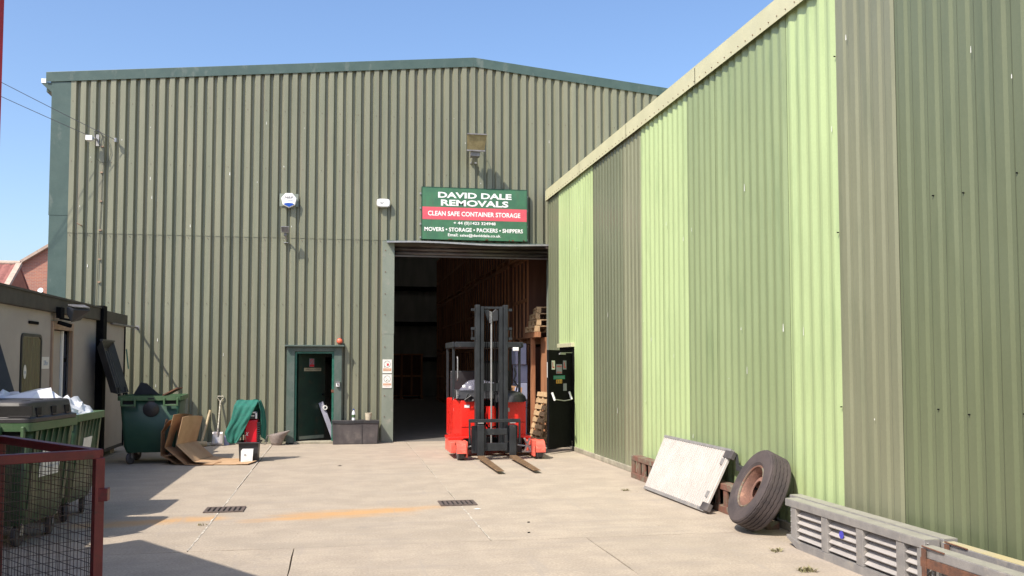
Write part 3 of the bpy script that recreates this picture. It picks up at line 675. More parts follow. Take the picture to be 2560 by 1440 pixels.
cp_ = [(-4.84, YF - .02, 6.40), (-4.80, YF - .015, 6.2), (-4.79, YF - .012, 5.9), (-4.82, YF - .012, 5.6), (-4.83, YF - .012, 4.9), (-4.86, YF - .012, 4.1), (-4.87, YF - .012, 3.3), (-4.88, YF - .012, 2.5), (-4.90, YF - .012, 1.2)]
m_wcab = M('olive_black_cable', (.06, .058, .04), rough=.7)
t = thing('wall_cable', 'dark cable clipped straight down the wall below the junction box', 'cable', (-4.88, YF, 1.2))
part('cable', MB().tube(cp_, .0055), m_wcab, t, smooth=True)
for z in (6.16, 5.62, 5.02, 4.42, 3.82, 3.35): part('cable_clip', MB().box(-4.86, -4.81, YF - .03, YF - .002, z, z + .025), m_cframe, t)
solo('loop_cable', MB().tube([(-4.84, YF - .02, 6.42), (-4.72, YF - .03, 6.3), (-4.66, YF - .02, 6.05), (-4.72, YF - .02, 5.84), (-4.86, YF - .02, 5.84), (-4.95, YF - .02, 5.92)], .0045), m_wcab, 'loose loop of thin cable hanging beside the clipped wall cable', 'cable')
# pipe that sticks out of the wall behind the cabin, and throws the long slanting shadow
solo('vent_pipe', MB().tube([(-4.08, YB, 2.43), (-4.08, YB - 2.2, 2.43)], .022, 8).cyl((-4.08, YB - .06, 2.43), (-4.08, YB - .045, 2.43), .05, n=12), m_lampg, 'thin pale pipe sticking straight out of the wall beside the cabin roof', 'pipe', smooth=True)
# stub on the wall
solo('wall_hook', MB().tube([(-5.2, YB, 4.52), (-5.2, YF - .1, 4.52), (-5.26, YF - .12, 4.55)], .012), m_cframe, 'small bent hook on the wall near the left corner at the sheet lap', 'hook')

# fire notices on the jamb
def fire_sign(z0, lab, match):
    t = thing('prohibition_sign', lab, 'sign', (1.045, YB - .07, z0))
    part('plate', MB().box(.945, 1.145, YB - .078, YB - .071, z0, z0 + .295), m_signw, t)
    y = YB - .0795; cx, cz = 1.045, z0 + .195
    def ring(r0, r1, n=36):
        mb = MB(); vs = []
        for i in range(n): a = 2 * math.pi * i / n; vs += [(cx + r0 * math.cos(a), y, cz + r0 * math.sin(a)), (cx + r1 * math.cos(a), y, cz + r1 * math.sin(a))]
        return mb.add(vs, [(2 * i, 2 * i + 1, (2 * i + 3) % (2 * n), (2 * i + 2) % (2 * n)) for i in range(n)])
    part('ring', ring(.064, .073), m_lampg, t)
    part('slash', MB().add([(cx - .05, y, cz + .046), (cx - .046, y, cz + .05), (cx + .05, y, cz - .046), (cx + .046, y, cz - .05)], [(0, 1, 2, 3)]), m_lampg, t)
    if match:
        part('flame', MB().add([(cx - .005, y - .001, cz - .04), (cx + .03, y - .001, cz - .03), (cx + .04, y - .001, cz), (cx + .02, y - .001, cz + .015), (cx + .018, y - .001, cz + .04), (cx + .0, y - .001, cz + .005), (cx - .012, y - .001, cz - .015)], [(0, 1, 2, 3, 4, 5, 6)]), m_inkr, t)
        part('text_band', MB().box(.96, 1.13, y, y + .001, z0 + .045, z0 + .105), m_tanp, t)
        text('NO SMOKING OR', (1.045, y - .001, z0 + .086), X1, Z, .13, .014, m_signw, t); text('NAKED LIGHTS', (1.045, y - .001, z0 + .063), X1, Z, .13, .014, m_signw, t)
    else:
        part('flame', MB().cyl((cx - .01, y - .001, cz - .03), (cx - .01, y - .002, cz - .03), .011, n=10), m_inkk, t)
        part('text_band', MB().box(.96, 1.13, y, y + .001, z0 + .058, z0 + .10), m_tanp, t)
        text('NO SMOKING', (1.045, y - .001, z0 + .079), X1, Z, .12, .018, m_signw, t); text('NO NAKED LIGHTS', (1.045, y - .001, z0 + .032), X1, Z, .13, .012, m_inkr, t)
fire_sign(1.485, 'upper white prohibition sign on the door jamb with a red flame in the ring', True)
fire_sign(1.165, 'lower white prohibition sign on the door jamb, directly under the flame sign', False)

# notices on the open green door leaf
def dp(s, z, t_=.05): q = hx + dd * s + dn * t_; return Vector((q.x, q.y, z))
t = thing('prohibition_sign', 'small red and white no-entry notice on the dark green door', 'sign', dp(.33, 1.62, .05))
part('plate', leafbox(.28, .41, 1.62, 1.80, .046, .050), m_greyn, t)
part('red_base', leafbox(.285, .405, 1.625, 1.675, .0501, .0512), m_inkr, t)
rg = MB(); vs = []
for i in range(24):
    a = 2 * math.pi * i / 24
    for r in (.036, .046): vs.append(dp(.345 + r * math.cos(a), 1.74 + r * 1.15 * math.sin(a), .0515))
rg.add(vs, [(2 * i, 2 * i + 1, (2 * i + 3) % 48, (2 * i + 2) % 48) for i in range(24)]); part('ring', rg, m_inkr, t)
part('slash', MB().bar(dp(.315, 1.77, .052), dp(.375, 1.71, .052), .009, .002, tuple(dn)), m_inkr, t)
t = thing('nameplate', 'long cream nameplate below the no-entry notice on the dark green door', 'sign', dp(.35, 1.53))
part('plate', leafbox(.14, .60, 1.53, 1.60, .046, .051), m_cream, t)
text('PLEASE CLOSE THE DOOR', dp(.37, 1.565, .0525), dd, Z, .38, .028, m_inkk, t)

# things inside the green door
solo('grey_plank', MB().bar((-.36, YB + .35, .85), (-.06, YB + .22, .05), .10, .03, (0, 1, 0)), m_greyn, 'pale grey plank leaning inside the green doorway', 'plank')
solo('tape_roll', MB().lathe((-.27, YB + .3, .74), (.2, -1, 0), [(.028, 0), (.05, 0), (.05, .04), (.028, .04)], 20, True), m_signw, 'white roll hanging behind the plank in the green doorway', 'roll', smooth=True)

# ------------------------------------------------------------------ storage crates inside the warehouse
def crate_geo(L_=2.05, Hh=2.1, D_=1.6):
    t = thing('storage_crate', None, 'crate')
    part('side_panel', MB().box(.03, D_, .03, L_ - .03, .18, Hh), m_ply, t, local=True)
    for i in range(5):
        y = .03 + (L_ - .15) * i / 4; part('stud', MB().box(-.004, .03, y, y + .09, .17, Hh - .02), m_crate, t, local=True)
    part('mid_rail', MB().box(-.002, .03, .12, L_ - .12, 1.05, 1.13), m_crate, t, local=True)
    part('pallet_base', MB().box(0, D_, 0, L_, .14, .17).box(0, D_, 0, L_, 0, .025).box(.0, D_, 0, .12, .025, .14).box(0, D_, L_ / 2 - .06, L_ / 2 + .06, .025, .14).box(0, D_, L_ - .12, L_, .025, .14), m_crate, t, local=True)
    part('top_rail', MB().box(-.005, .035, 0, L_, Hh - .02, Hh + .05), m_crate, t, local=True)
    return t
c0 = crate_geo(); first = True
places = []
for r_ in range(3):
    for k in range(10): places.append((4.50 + random.uniform(-.07, .07), YB + 1.95 + k * 2.1, r_ * 2.17, 0, r_, k))
names = ['bottom', 'middle', 'top']
for (x, y, z, rz, r_, k) in places:
    lab = '%s tier timber crate, %s in the row inside' % (names[r_], ['nearest the roller door', 'second from the roller door', 'third from the roller door', 'fourth from the roller door', 'fifth from the roller door', 'fifth from the far end', 'fourth from the far end', 'third from the far end', 'next to last', 'farthest back'][k])
    if first: c0.location = (x, y, z); c0['label'] = lab; c0['group'] = 'timber storage crates inside'; ROOT[c0.name] = mtx((x, y, z), 0); first = False
    else: dup(c0, (x, y, z), rz, label=lab)
for i, (x, y, z) in enumerate(((1.8, 44, 0), (4.0, 44, 0), (1.85, 44.2, 2.17))):
    dup(c0, (x, y, z), R(90), label=['bottom left timber crate against the far end wall', 'bottom right timber crate against the far end wall', 'upper timber crate on the pair against the far end wall'][i])
for xx in (3.62,):
    solo('timber_post', MB().box(4.48, 4.58, YB + 1.15, YB + 1.25, 0, 2.3), m_crate, 'upright timber post just inside the roller door at the right', 'post')
solo('timber_beam', MB().box(4.46, 4.56, YB + .45, YB + 1.9, 2.3, 2.42), m_crate, 'horizontal timber beam under the pallet stack inside the door', 'beam')
solo('plywood_sheet', MB().box(4.70, 4.74, YB + .35, YB + 1.1, 0, 2.3), m_crate, 'plain plywood sheet standing inside the right jamb', 'plywood')
for i, (y, z, dx_, hh) in enumerate(((1.35, .02, 0, .62), (1.37, .65, .01, .58), (1.4, 1.24, .02, .42), (1.33, 1.67, -.02, .5))):
    t = thing('carton', ['lowest blue-grey carton of the pile inside the door', 'second blue-grey carton from the floor in the pile inside the door', 'third blue-grey carton from the floor in the pile inside the door', 'topmost blue-grey carton of the pile inside the door'][i], 'box', (4.28 + dx_, YB + y, z), group='pile of cartons inside the door')
    part('carton_body', MB().box(4.16 + dx_, 4.42 + dx_, YB + y, YB + y + .5, z, z + hh), m_boxes, t, bevel=.006)
    part('carton_tape', MB().box(4.16 + dx_ - .002, 4.16 + dx_, YB + y + .22, YB + y + .28, z, z + hh), m_greyn, t)
for i, (x, l) in enumerate(((3.68, 'left'), (3.90, 'right'))):
    t = thing('flat_carton', '%s long flat brown carton leaning inside the door behind the forklift' % l, 'box', (x, YB + .9, 0), group='long cartons leaning inside')
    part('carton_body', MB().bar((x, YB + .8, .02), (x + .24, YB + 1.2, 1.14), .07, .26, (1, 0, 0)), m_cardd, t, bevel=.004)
    part('label_patch', MB().bar((x + .205, YB + 1.06, .98), (x + .235, YB + 1.12, 1.13), .01, .10, (1, 0, 0)), m_boxes, t)

# ------------------------------------------------------------------ pallets
def pallet(name='pallet', lab=None, grp=None):
    t = thing(name, lab, 'pallet', group=grp)
    for i in range(8): part('deck_board', MB().box(.0, .8, .005 + i * .137, .005 + i * .137 + .092, .115, .135), m_wood, t, local=True)
    for x in (0, .35, .7): part('stringer_board', MB().box(x, x + .10, 0, 1.06, .095, .115), m_wood, t, local=True)
    for x in (0, .35, .7):
        for y in (0, .47, .92): part('block', MB().box(x, x + .10, y, y + .14, .02, .095), m_wood, t, local=True)
    for x in (0, .35, .7): part('bottom_board', MB().box(x, x + .10, 0, 1.06, 0, .018), m_wood, t, local=True)
    return t
p0 = pallet(lab='front pale pallet standing on end beside the open fire door', grp='pallets')
p0.location = (4.20, 19.60, .02); p0.rotation_euler = (R(79), 0, R(-86))
q = dup(p0, (4.34, 19.66, .02)); q.rotation_euler = (R(82), 0, R(-88)); q['label'] = 'rear pale pallet standing on end, half hidden by the front one'
for i in range(4):
    q = dup(p0, (4.46 + .03 * (i % 2), YB + .55, 2.43 + i * .145)); q.rotation_euler = (0, 0, R(2 - 3 * i)); q['label'] = ['lowest', 'second lowest', 'second highest', 'topmost'][i] + ' pallet of the flat stack up on the beam inside the door'

# ------------------------------------------------------------------ reach truck
FX, FY = 2.78, 16.4
t = thing('forklift', 'bright red reach forklift with a tall dark mast standing in front of the open door', 'forklift', (FX, FY, 0)); FT = t
def b(*a): return MB().box(*a)
# chassis legs
def leg(x0, x1, lab=None):
    l = MB(); l.box(x0, x1, 16.35, 17.2, .10, .30)
    return part('outrigger_leg', l, m_pinkred, FT, bevel=.012)
for sx_, (xa, xb) in ((-1, (1.98, 2.22)), (1, (3.40, 3.64))):
    leg(xa, xb); part('leg_cover', b(xa, xb + (.18 if sx_ < 0 else 0) - (0 if sx_ < 0 else .0), 16.75, 17.3, .30, .36) if sx_ < 0 else b(xa - .18, xb - .12, 16.75, 17.3, .30, .36), m_red, FT, bevel=.012)
    xw = 2.13 if sx_ < 0 else 3.54
    wc = Vector((xw, 16.18, .145))
    w_ = part('load_wheel', MB().lathe(wc - Vector((.055, 0, 0)), (1, 0, 0), [(.03, 0), (.135, 0), (.145, .01), (.145, .10), (.135, .11), (.03, .11)], 28), m_rub, FT, smooth=True)
    part('hub', MB().cyl(wc - Vector((.062, 0, 0)), wc + Vector((.062, 0, 0)), .055, n=16), m_steel, w_)
    fd_ = MB()
    for i in range(8):
        a0, a1 = R(-5 + i * 18), R(13 + i * 18)
        P = lambda a, r: (16.18 - r * math.cos(a), .145 + r * math.sin(a))
        (y0, z0), (y1, z1), (y2, z2), (y3, z3) = P(a0, .165), P(a1, .165), P(a1, .195), P(a0, .195)
        fd_.hexa([(xw - .085, y0, z0), (xw + .085, y0, z0), (xw + .085, y3, z3), (xw - .085, y3, z3), (xw - .085, y1, z1), (xw + .085, y1, z1), (xw + .085, y2, z2), (xw - .085, y2, z2)])
    part('wheel_fender', fd_, m_pinkred, FT)
    xi = xw + (.10 if sx_ < 0 else -.10)
    part('wheel_fork', MB().box(xi - .018, xi + .018, 16.05, 16.4, .05, .33), m_pinkred, FT, bevel=.01)
    part('tie_rod', MB().cyl((xi, 16.3, .2), (FX + (-.35 if sx_ < 0 else .35), 16.35, .24), .016, n=8), m_steel, FT)
part('bracket_cage', MB().bar((3.30, 16.3, .36), (3.44, 16.3, .10), .02, .03).bar((3.40, 16.28, .36), (3.30, 16.28, .12), .02, .03).bar((3.26, 16.3, .12), (3.46, 16.3, .12), .03, .03), m_steel, FT)
part('front_crossbeam', b(2.25, 3.38, 16.75, 16.95, .12, .34), m_black, FT, bevel=.01)
part('under_box', b(3.0, 3.32, 16.6, 16.9, .08, .33), m_blackp, FT, bevel=.01)
# body
part('body_panel', MB().prism([(2.135, 17.25, .355), (2.24, 16.92, .355), (2.62, 16.92, .355), (2.62, 17.25, .355)], (0, 0, .66)), m_red, FT, bevel=.014)
part('body_panel', MB().box(2.98, 3.46, 16.92, 17.25, .355, .99), m_red, FT, bevel=.014)
part('side_panel', b(2.135, 3.46, 17.251, 18.35, .3, 1.02), m_red, FT, bevel=.02)
part('recess_back', b(2.621, 2.979, 17.05, 17.24, .355, 1.0), m_black, FT)
part('red_tank', MB().cyl((2.8, 17.0, .42), (2.8, 17.0, .9), .10, n=20), m_red, FT, smooth=True)
part('dash', MB().prism([(2.15, 16.90, 1.04), (2.85, 16.90, 1.04), (2.85, 16.95, 1.19), (2.15, 17.0, 1.21)], (0, .42, 0)), m_blackp, FT, bevel=.012)
part('dash_top', b(2.3, 2.64, 16.87, 16.9, .99, 1.035), m_mast, FT)
for i in range(4): part('vent_slot', b(2.155, 2.185, 16.893, 16.905, 1.07 + i * .03, 1.083 + i * .03), m_steel, FT)
part('seat_hump', MB().lathe((3.16, 17.15, .98), (0, 0, 1), [(0.36, 0), (.33, .10), (.25, .17), (.12, .20), (0, .205)], 24), m_blackp, FT, smooth=True)
hs = MB().grid(lambda u, v: (2.22 + .72 * u, 16.96 + .12 * v - .04 * math.sin(u * math.pi), 1.20 + (.19 * (math.sin(min(1, u * 3) * math.pi / 2)) * (1 - .35 * max(0, u - .6) / .4)) * v), 20, 5)
part('perspex_shield', hs, m_perspex, FT, smooth=True, solid=.004)
for (x, z, r) in ((2.31, 1.24, .035), (2.42, 1.22, .03)): part('lever_knob', MB().lathe((x, 17.02, z), (0, 0, 1), [(0, 0), (r, .01), (r, .05), (0, .06)], 14), m_white, FT, smooth=True)
part('steering_wheel', MB().lathe((2.60, 17.0, 1.26), (0, -.9, .4), [(.045, -.01), (.06, 0), (.045, .01)], 24), m_white, FT, smooth=True)
part('gauge', b(2.86, 2.93, 16.93, 16.95, 1.20, 1.25), m_white, FT)
part('arm_lamp', MB().tube([(2.36, 16.9, 1.13), (2.30, 16.82, 1.02), (2.40, 16.80, 1.10), (2.47, 16.84, 1.0)], .018, 8).lathe((2.42, 16.82, 1.03), (0, -1, .3), [(0, 0), (.035, .02), (.045, .05)], 14), m_blackp, FT, smooth=True)
# overhead guard
for (x, y) in ((2.15, 17.35), (3.42, 17.35), (2.15, 18.3), (3.42, 18.3)):
    part('guard_post', MB().bar((x, y, 1.0), (x, y, 2.0), .045, .05), m_mast, FT, bevel=.006)
gd = MB(); gd.prism([(2.12, 17.30, 1.99), (2.20, 17.16, 1.99), (3.38, 17.16, 1.99), (3.46, 17.30, 1.99), (3.46, 18.36, 1.99), (2.12, 18.36, 1.99)], (0, 0, .025))
part('guard_roof', gd, m_mast, FT, bevel=.006)
part('guard_rim', b(2.16, 3.42, 17.15, 17.19, 2.0, 2.10).box(2.11, 2.15, 17.19, 18.36, 2.0, 2.10).box(3.43, 3.47, 17.19, 18.36, 2.0, 2.10).box(2.15, 3.43, 18.32, 18.36, 2.0, 2.10), m_mast, FT, bevel=.008)
part('grab_rail', MB().tube([(2.22, 17.33, 1.38), (2.22, 17.28, 1.42), (2.22, 17.28, 1.78), (2.22, 17.33, 1.82)], .012, 8), m_steel, FT, smooth=True)
part('work_lamp', b(3.25, 3.36, 17.08, 17.15, 1.93, 2.0), m_white, FT, bevel=.01)
part('seat', b(2.75, 3.15, 17.85, 18.0, .9, 1.75), m_blackp, FT, bevel=.05)
part('seat', b(2.72, 3.18, 17.55, 17.95, .95, 1.08), m_blackp, FT, bevel=.04)
part('added_dark_panel', b(2.2, 3.4, 18.25, 18.3, 1.02, 1.55), m_blackp, FT, bevel=.02)  # dark sheet added to make the cab look shaded between its posts
part('chain_mirror', MB().tube([(3.27, 17.1, 1.62), (3.30, 17.08, 1.5), (3.26, 17.08, 1.38), (3.33, 17.08, 1.28), (3.30, 17.05, 1.18)], .016, 6), m_blackp, FT)
# mast
MY = 16.32
def chan(xa, xb, y0, y1, z0, z1): return MB().box(xa, xb, y0, y0 + .018, z0, z1).box(xa, xa + .018, y0 + .018, y1, z0, z1).box(xa, xb, y1 - .018, y1, z0, z1)
part('outer_mast_rail', MB().box(2.42, 2.50, MY, MY + .16, .12, 2.75), m_mast, FT, bevel=.008)
part('inner_mast_rail', MB().box(2.51, 2.575, MY + .02, MY + .15, .14, 2.72), m_mast, FT, bevel=.006)
part('inner_mast_rail', MB().box(2.855, 2.92, MY + .02, MY + .15, .14, 2.72), m_mast, FT, bevel=.006)
part('outer_mast_rail', MB().box(2.93, 3.01, MY, MY + .16, .12, 2.75), m_mast, FT, bevel=.008)
part('mast_cross_tie', MB().box(2.576, 2.854, MY + .06, MY + .12, 2.68, 2.72), m_mast, FT, bevel=.004)
part('mast_cross_tie', MB().box(2.576, 2.854, MY + .08, MY + .15, 1.2, 1.34), m_mast, FT)
part('mast_gusset', MB().prism([(2.576, MY + .07, 2.67), (2.68, MY + .07, 2.67), (2.66, MY + .07, 2.45)], (0, .02, 0)), m_mast, FT)
part('pulley_housing', MB().prism([(2.74, MY + .05, 2.45), (2.84, MY + .05, 2.47), (2.84, MY + .05, 2.65), (2.79, MY + .05, 2.68), (2.73, MY + .05, 2.62)], (0, .07, 0)), m_blackp, FT, bevel=.01)
part('lift_cylinder', MB().cyl((2.715, MY + .06, .2), (2.715, MY + .06, 2.62), .017, n=12), m_steel, FT, smooth=True)
part('hydraulic_hose', MB().tube([(2.79, MY + .08, .9), (2.785, MY + .09, 1.5), (2.78, MY + .09, 2.5)], .012, 8), m_black, FT, smooth=True)
for x_ in (2.62, 2.655, 2.82): part('hydraulic_hose', MB().tube([(x_, MY + .10, .35), (x_ + .01, MY + .12, 1.1), (x_ - .005, MY + .11, 1.9), (x_ + .02, MY + .10, 2.6)], .009, 6), m_black, FT, smooth=True)
part('looped_hose', MB().tube([(2.62, 16.9, .95), (2.60, 16.7, .70), (2.70, 16.62, .52), (2.86, 16.66, .55), (2.95, 16.85, .8)], .018, 8), m_black, FT, smooth=True)
part('rating_plate', b(3.05, 3.15, 16.914, 16.919, .80, .87), m_steel, FT); part('capacity_plate', b(2.30, 2.40, 16.914, 16.919, .88, .93), m_white, FT)
part('panel_gap', b(2.24, 2.62, 16.914, 16.918, .52, .526), m_black, FT); part('panel_gap', b(2.99, 3.45, 16.914, 16.918, .60, .606), m_black, FT)
cb_ = MB()
for i in range(9): cb_.box(2.675, 2.705, MY + .03, MY + .05, 2.43 + i * .024, 2.441 + i * .024)
part('lift_chain', cb_, m_steel, FT)
for xs_, s in ((2.41, -1), (3.02, 1)):
    br = MB()
    for z in (2.64, 2.30, 2.12): part('mast_bracket', MB().box(min(xs_, xs_ + s * .07), max(xs_, xs_ + s * .07), MY + .02, MY + .06, z, z + .045), m_mast, FT)
    part('bracket_pin', MB().cyl((xs_ + s * .05, MY + .04, 2.14), (xs_ + s * .05, MY + .04, 2.33), .008, n=8), m_mast, FT)
# carriage and forks
cg = MB(); cg.box(2.26, 3.18, 16.02, 16.08, .66, .72); part('load_guard', cg, m_mast, FT, bevel=.006)
for x in (2.26, 3.15): part('guard_upright', MB().box(x, x + .03, 16.02, 16.06, .30, .658), m_mast, FT, bevel=.004)
part('carriage_plate', MB().box(2.32, 2.55, 16.10, 16.14, .12, .60), m_mast, FT, bevel=.006); part('carriage_plate', MB().box(2.92, 3.14, 16.10, 16.14, .12, .60), m_mast, FT, bevel=.006)
part('carriage_bar', MB().box(2.52, 2.95, 16.04, 16.10, .44, .55), m_mast, FT, bevel=.008)
part('carriage_bar', MB().box(2.52, 2.95, 16.04, 16.10, .16, .30), m_mast, FT, bevel=.008)
part('carriage_side', MB().box(2.52, 2.57, 16.041, 16.10, .301, .439).box(2.90, 2.95, 16.041, 16.10, .301, .439), m_mast, FT)
part('side_plate', MB().box(2.34, 2.37, 16.14, 16.34, .14, .52), m_mast, FT); part('side_plate', MB().box(3.08, 3.11, 16.14, 16.34, .14, .52), m_mast, FT)
for xa in (2.405, 2.975):
    f = MB(); f.box(xa, xa + .12, 15.97, 16.03, .075, .62); part('fork_shank', f, m_mast, FT, bevel=.008)
    f = MB(); f.hexa([(xa, 15.97, .045), (xa, 13.98, .045), (xa + .12, 13.98, .045), (xa + .12, 15.97, .045), (xa, 15.97, .09), (xa + .01, 13.98, .058), (xa + .11, 13.98, .058), (xa + .12, 15.97, .09)])
    part('fork_tine', f, m_fork, FT, bevel=.008)
    part('fork_hook', MB().box(xa + .01, xa + .11, 15.98, 16.02, .645, .66), m_steel, FT)
text('A', onX(1134, 996, 2.1345), (0, -1, 0), Z, .05, .07, m_print, FT); text('R', (2.134, 17.2, .78 + .05), (0, -1, 0), Z, .035, .04, m_print, FT)

# ------------------------------------------------------------------ black storage box, bottle, tub
t = thing('storage_box', 'low dusty black plastic storage box between the green door and the jamb', 'storage box', (.38, 19.85, 0))
bx_ = MB(); bx_.hexa([(-.09, 19.70, .0), (.83, 19.70, .0), (.83, 20.0, 0), (-.09, 20.0, 0), (-.105, 19.69, .45), (.855, 19.69, .45), (.855, 20.0, .45), (-.105, 20.0, .45)])
part('box_body', bx_, m_greyp, t, bevel=.012)
lidg = MB().grid(lambda u, v: (-.115 + .985 * u, 19.675 + .345 * v, .50 - .012 * math.sin(u * math.pi * 1.5) ** 2), 16, 2)
part('lid', lidg, m_greyp, t, solid=.0)
part('lid_rim', MB().grid(lambda u, v: (-.115 + .985 * u, 19.675, .50 - .012 * math.sin(u * math.pi * 1.5) ** 2 - .055 * v), 16, 1), m_blackp, t)
part('box_seam', MB().box(.505, .515, 19.686, 19.70, .02, .44), m_blackp, t)
t = thing('water_bottle', 'small plastic water bottle with blue cap and green label on the black box', 'bottle', (.335, 19.84, .495))
c = (.335, 19.84, .495)
part('bottle_body', MB().lathe(c, (0, 0, 1), [(0, 0), (.034, .003), (.036, .02), (.033, .05), (.036, .09), (.036, .14), (.028, .175), (.014, .20), (.013, .215)], 18), m_bag, t, smooth=True)
part('bottle_label', MB().lathe((c[0], c[1], c[2] + .06), (0, 0, 1), [(.0368, 0), (.0368, .06)], 18), m_rimg, t, smooth=True)
part('bottle_cap', MB().cyl((c[0], c[1], c[2] + .215), (c[0], c[1], c[2] + .24), .016, n=14), m_blue, t)
t = thing('tub', 'small cream round tub at the right end of the black box', 'tub', (.645, 19.84, .5))
part('tub_body', MB().lathe((.645, 19.84, .492), (0, 0, 1), [(0, 0), (.062, 0), (.072, .14), (.076, .142), (.076, .155), (.066, .155), (.06, .02)], 24), M('cream_plastic_tub', (.50, .45, .34), (.42, .36, .26), rough=.6), t, smooth=True)

# ------------------------------------------------------------------ bucket, shovel, mallet
t = thing('bucket', 'cement-crusted grey bucket with a slumped flared rim beside the green door post', 'bucket', (-1.24, 19.8, 0))
bc = Vector((-1.235, 19.80, 0))
def bk(u, v):
    a = 2 * math.pi * u; r = .105 + .085 * v; z = .27 * v + .02
    ca_, s_ = math.cos(a), math.sin(a); k = v ** 3
    return bc + Vector((r * ca_ + k * .05 * (1 + ca_) * .8, r * s_ * (1 - .25 * k), z * (1 + k * (.16 * ca_ - .14))))
part('bucket_wall', MB().grid(bk, 32, 8), m_buck, t, smooth=True, solid=.008)
part('bucket_base', MB().cyl(bc + Vector((0, 0, .002)), bc + Vector((0, 0, .03)), .106, n=24), m_buck, t)
part('plastic_liner', MB().grid(lambda u, v: bk(u, 1.0) + Vector((0, 0, .004 + .015 * math.sin(u * 40) * v)) - Vector(((bk(u, 1) - bk(0, 0)).x * .5 * v, (bk(u, 1) - bk(.25, 0)).y * .5 * v, .05 * v)), 32, 4), m_buck, t, smooth=True)
part('bucket_handle', MB().tube([bk(.5, .9) + Vector((0, 0, 0)), bk(.5, .9) + Vector((-.05, -.06, -.10)), bk(.55, .3) + Vector((-.07, -.05, -.05)), bc + Vector((-.22, -.1, .03)), bc + Vector((-.33, -.05, .05))], .008), m_blackp, t, smooth=True)
t = thing('shovel', 'shovel with a peeling white shaft and square blade leaning on the wall', 'shovel', (-2.42, 19.9, 0))
sb, stp = Vector((-2.42, 19.86, .30)), Vector((-2.40, YF - .02, .90))
part('shaft', MB().cyl(sb, stp, .017, .015, n=12), m_hwhite, t, smooth=True)
part('grip', MB().tube([stp, stp + Vector((-.055, 0, .07)), stp + Vector((-.06, .005, .11)), stp + Vector((.06, .005, .11)), stp + Vector((.055, 0, .07)), stp], .012, 8), m_hwhite, t, smooth=True)
part('blade', MB().grid(lambda u, v: (-2.42 + (u - .5) * (.22 - .02 * v), 19.80 + .06 * v + .03 * (1 - (2 * u - 1) ** 2), .02 + .27 * v), 10, 6), m_blade, t, smooth=True, solid=.004)
part('socket', MB().cyl((-2.42, 19.86, .2), (-2.42, 19.868, .36), .012, .022, n=12), m_blade, t, smooth=True)
t = thing('mallet', 'pale wooden long-handled mallet leaning on the wall by the cardboard', 'mallet', (-2.75, 19.75, 0))
part('handle', MB().cyl((-2.72, 19.70, .05), (-2.60, YF - .03, .72), .024, .027, n=12), m_handle, t, smooth=True)
part('mallet_head', MB().cyl((-2.82, 19.66, .06), (-2.62, 19.74, .055), .055, n=16), m_handle, t, smooth=True, bevel=.01)
solo('flat_stone', MB().lathe((-2.68, 19.98, 0), (0, 0, 1), [(0, .0), (.2, 0), (.21, .03), (.16, .06), (0, .07)], 14), m_plinth, 'low pale stone at the foot of the wall beside the mallet', 'stone')
solo('small_box', MB().box(-2.31, -2.21, 19.95, 20.05, 0, .2), m_boxes, 'small dusty box on the ground behind the shovel blade', 'box', bevel=.006)

# ------------------------------------------------------------------ black crate with the red machine, jacket and white card
CX, CY_ = -1.50, 16.7
t = thing('plastic_crate', 'black plastic crate holding the red machine', 'crate', (CX, CY_, 0))
k = MB()
def ring4(x0, x1, y0, y1, z): return [(x0, y0, z), (x1, y0, z), (x1, y1, z), (x0, y1, z)]
for (a0, a1, b0, b1) in ((-.165, .165, -.21, -.20), (-.165, .165, .20, .21), (-.165, -.155, -.20, .20), (.155, .165, -.20, .20)):
    k.hexa([(CX + a0 * .9, CY_ + b0 * .9, .0), (CX + a1 * .9, CY_ + b0 * .9, .0), (CX + a1 * .9, CY_ + b1 * .9, .0), (CX + a0 * .9, CY_ + b1 * .9, .0), (CX + a0, CY_ + b0, .33), (CX + a1, CY_ + b0, .33), (CX + a1, CY_ + b1, .33), (CX + a0, CY_ + b1, .33)])
part('crate_body', k, m_blackp, t)
part('crate_rim', MB().box(CX - .20, CX + .20, CY_ - .245, CY_ - .20, .318, .345).box(CX - .20, CX + .20, CY_ + .20, CY_ + .245, .318, .345).box(CX - .20, CX - .165, CY_ - .2, CY_ + .2, .318, .345).box(CX + .165, CX + .20, CY_ - .2, CY_ + .2, .318, .345), m_blackp, t, bevel=.008)
part('crate_floor', MB().box(CX - .15, CX + .15, CY_ - .19, CY_ + .19, .0, .02), m_blackp, t)
t = thing('red_machine', 'crimson boxy machine with black ribbed side and white-cornered top, standing in the black crate', 'machine', (CX, CY_, .02))
h_ = MB(); h_.hexa([(CX - .11, CY_ - .15, .02), (CX + .13, CY_ - .15, .02), (CX + .13, CY_ + .15, .02), (CX - .11, CY_ + .15, .02), (CX - .06, CY_ - .13, .72), (CX + .14, CY_ - .13, .72), (CX + .14, CY_ + .13, .72), (CX - .06, CY_ + .13, .72)])
part('housing', h_, m_mred, t, bevel=.02)
for i in range(9): part('cooling_fin', MB().box(CX + .13, CX + .175, CY_ - .14, CY_ + .12, .36 + i * .037, .378 + i * .037), m_blackp, t)
part('top_unit', MB().box(CX - .03, CX + .12, CY_ - .12, CY_ + .10, .735, .84), m_blackp, t, bevel=.012)
part('top_trim', MB().box(CX + .10, CX + .13, CY_ - .13, CY_ - .10, .74, .86).box(CX - .02, CX + .13, CY_ - .13, CY_ - .11, .835, .86).box(CX - .0, CX + .085, CY_ - .128, CY_ - .121, .78, .80), m_white, t, bevel=.004)
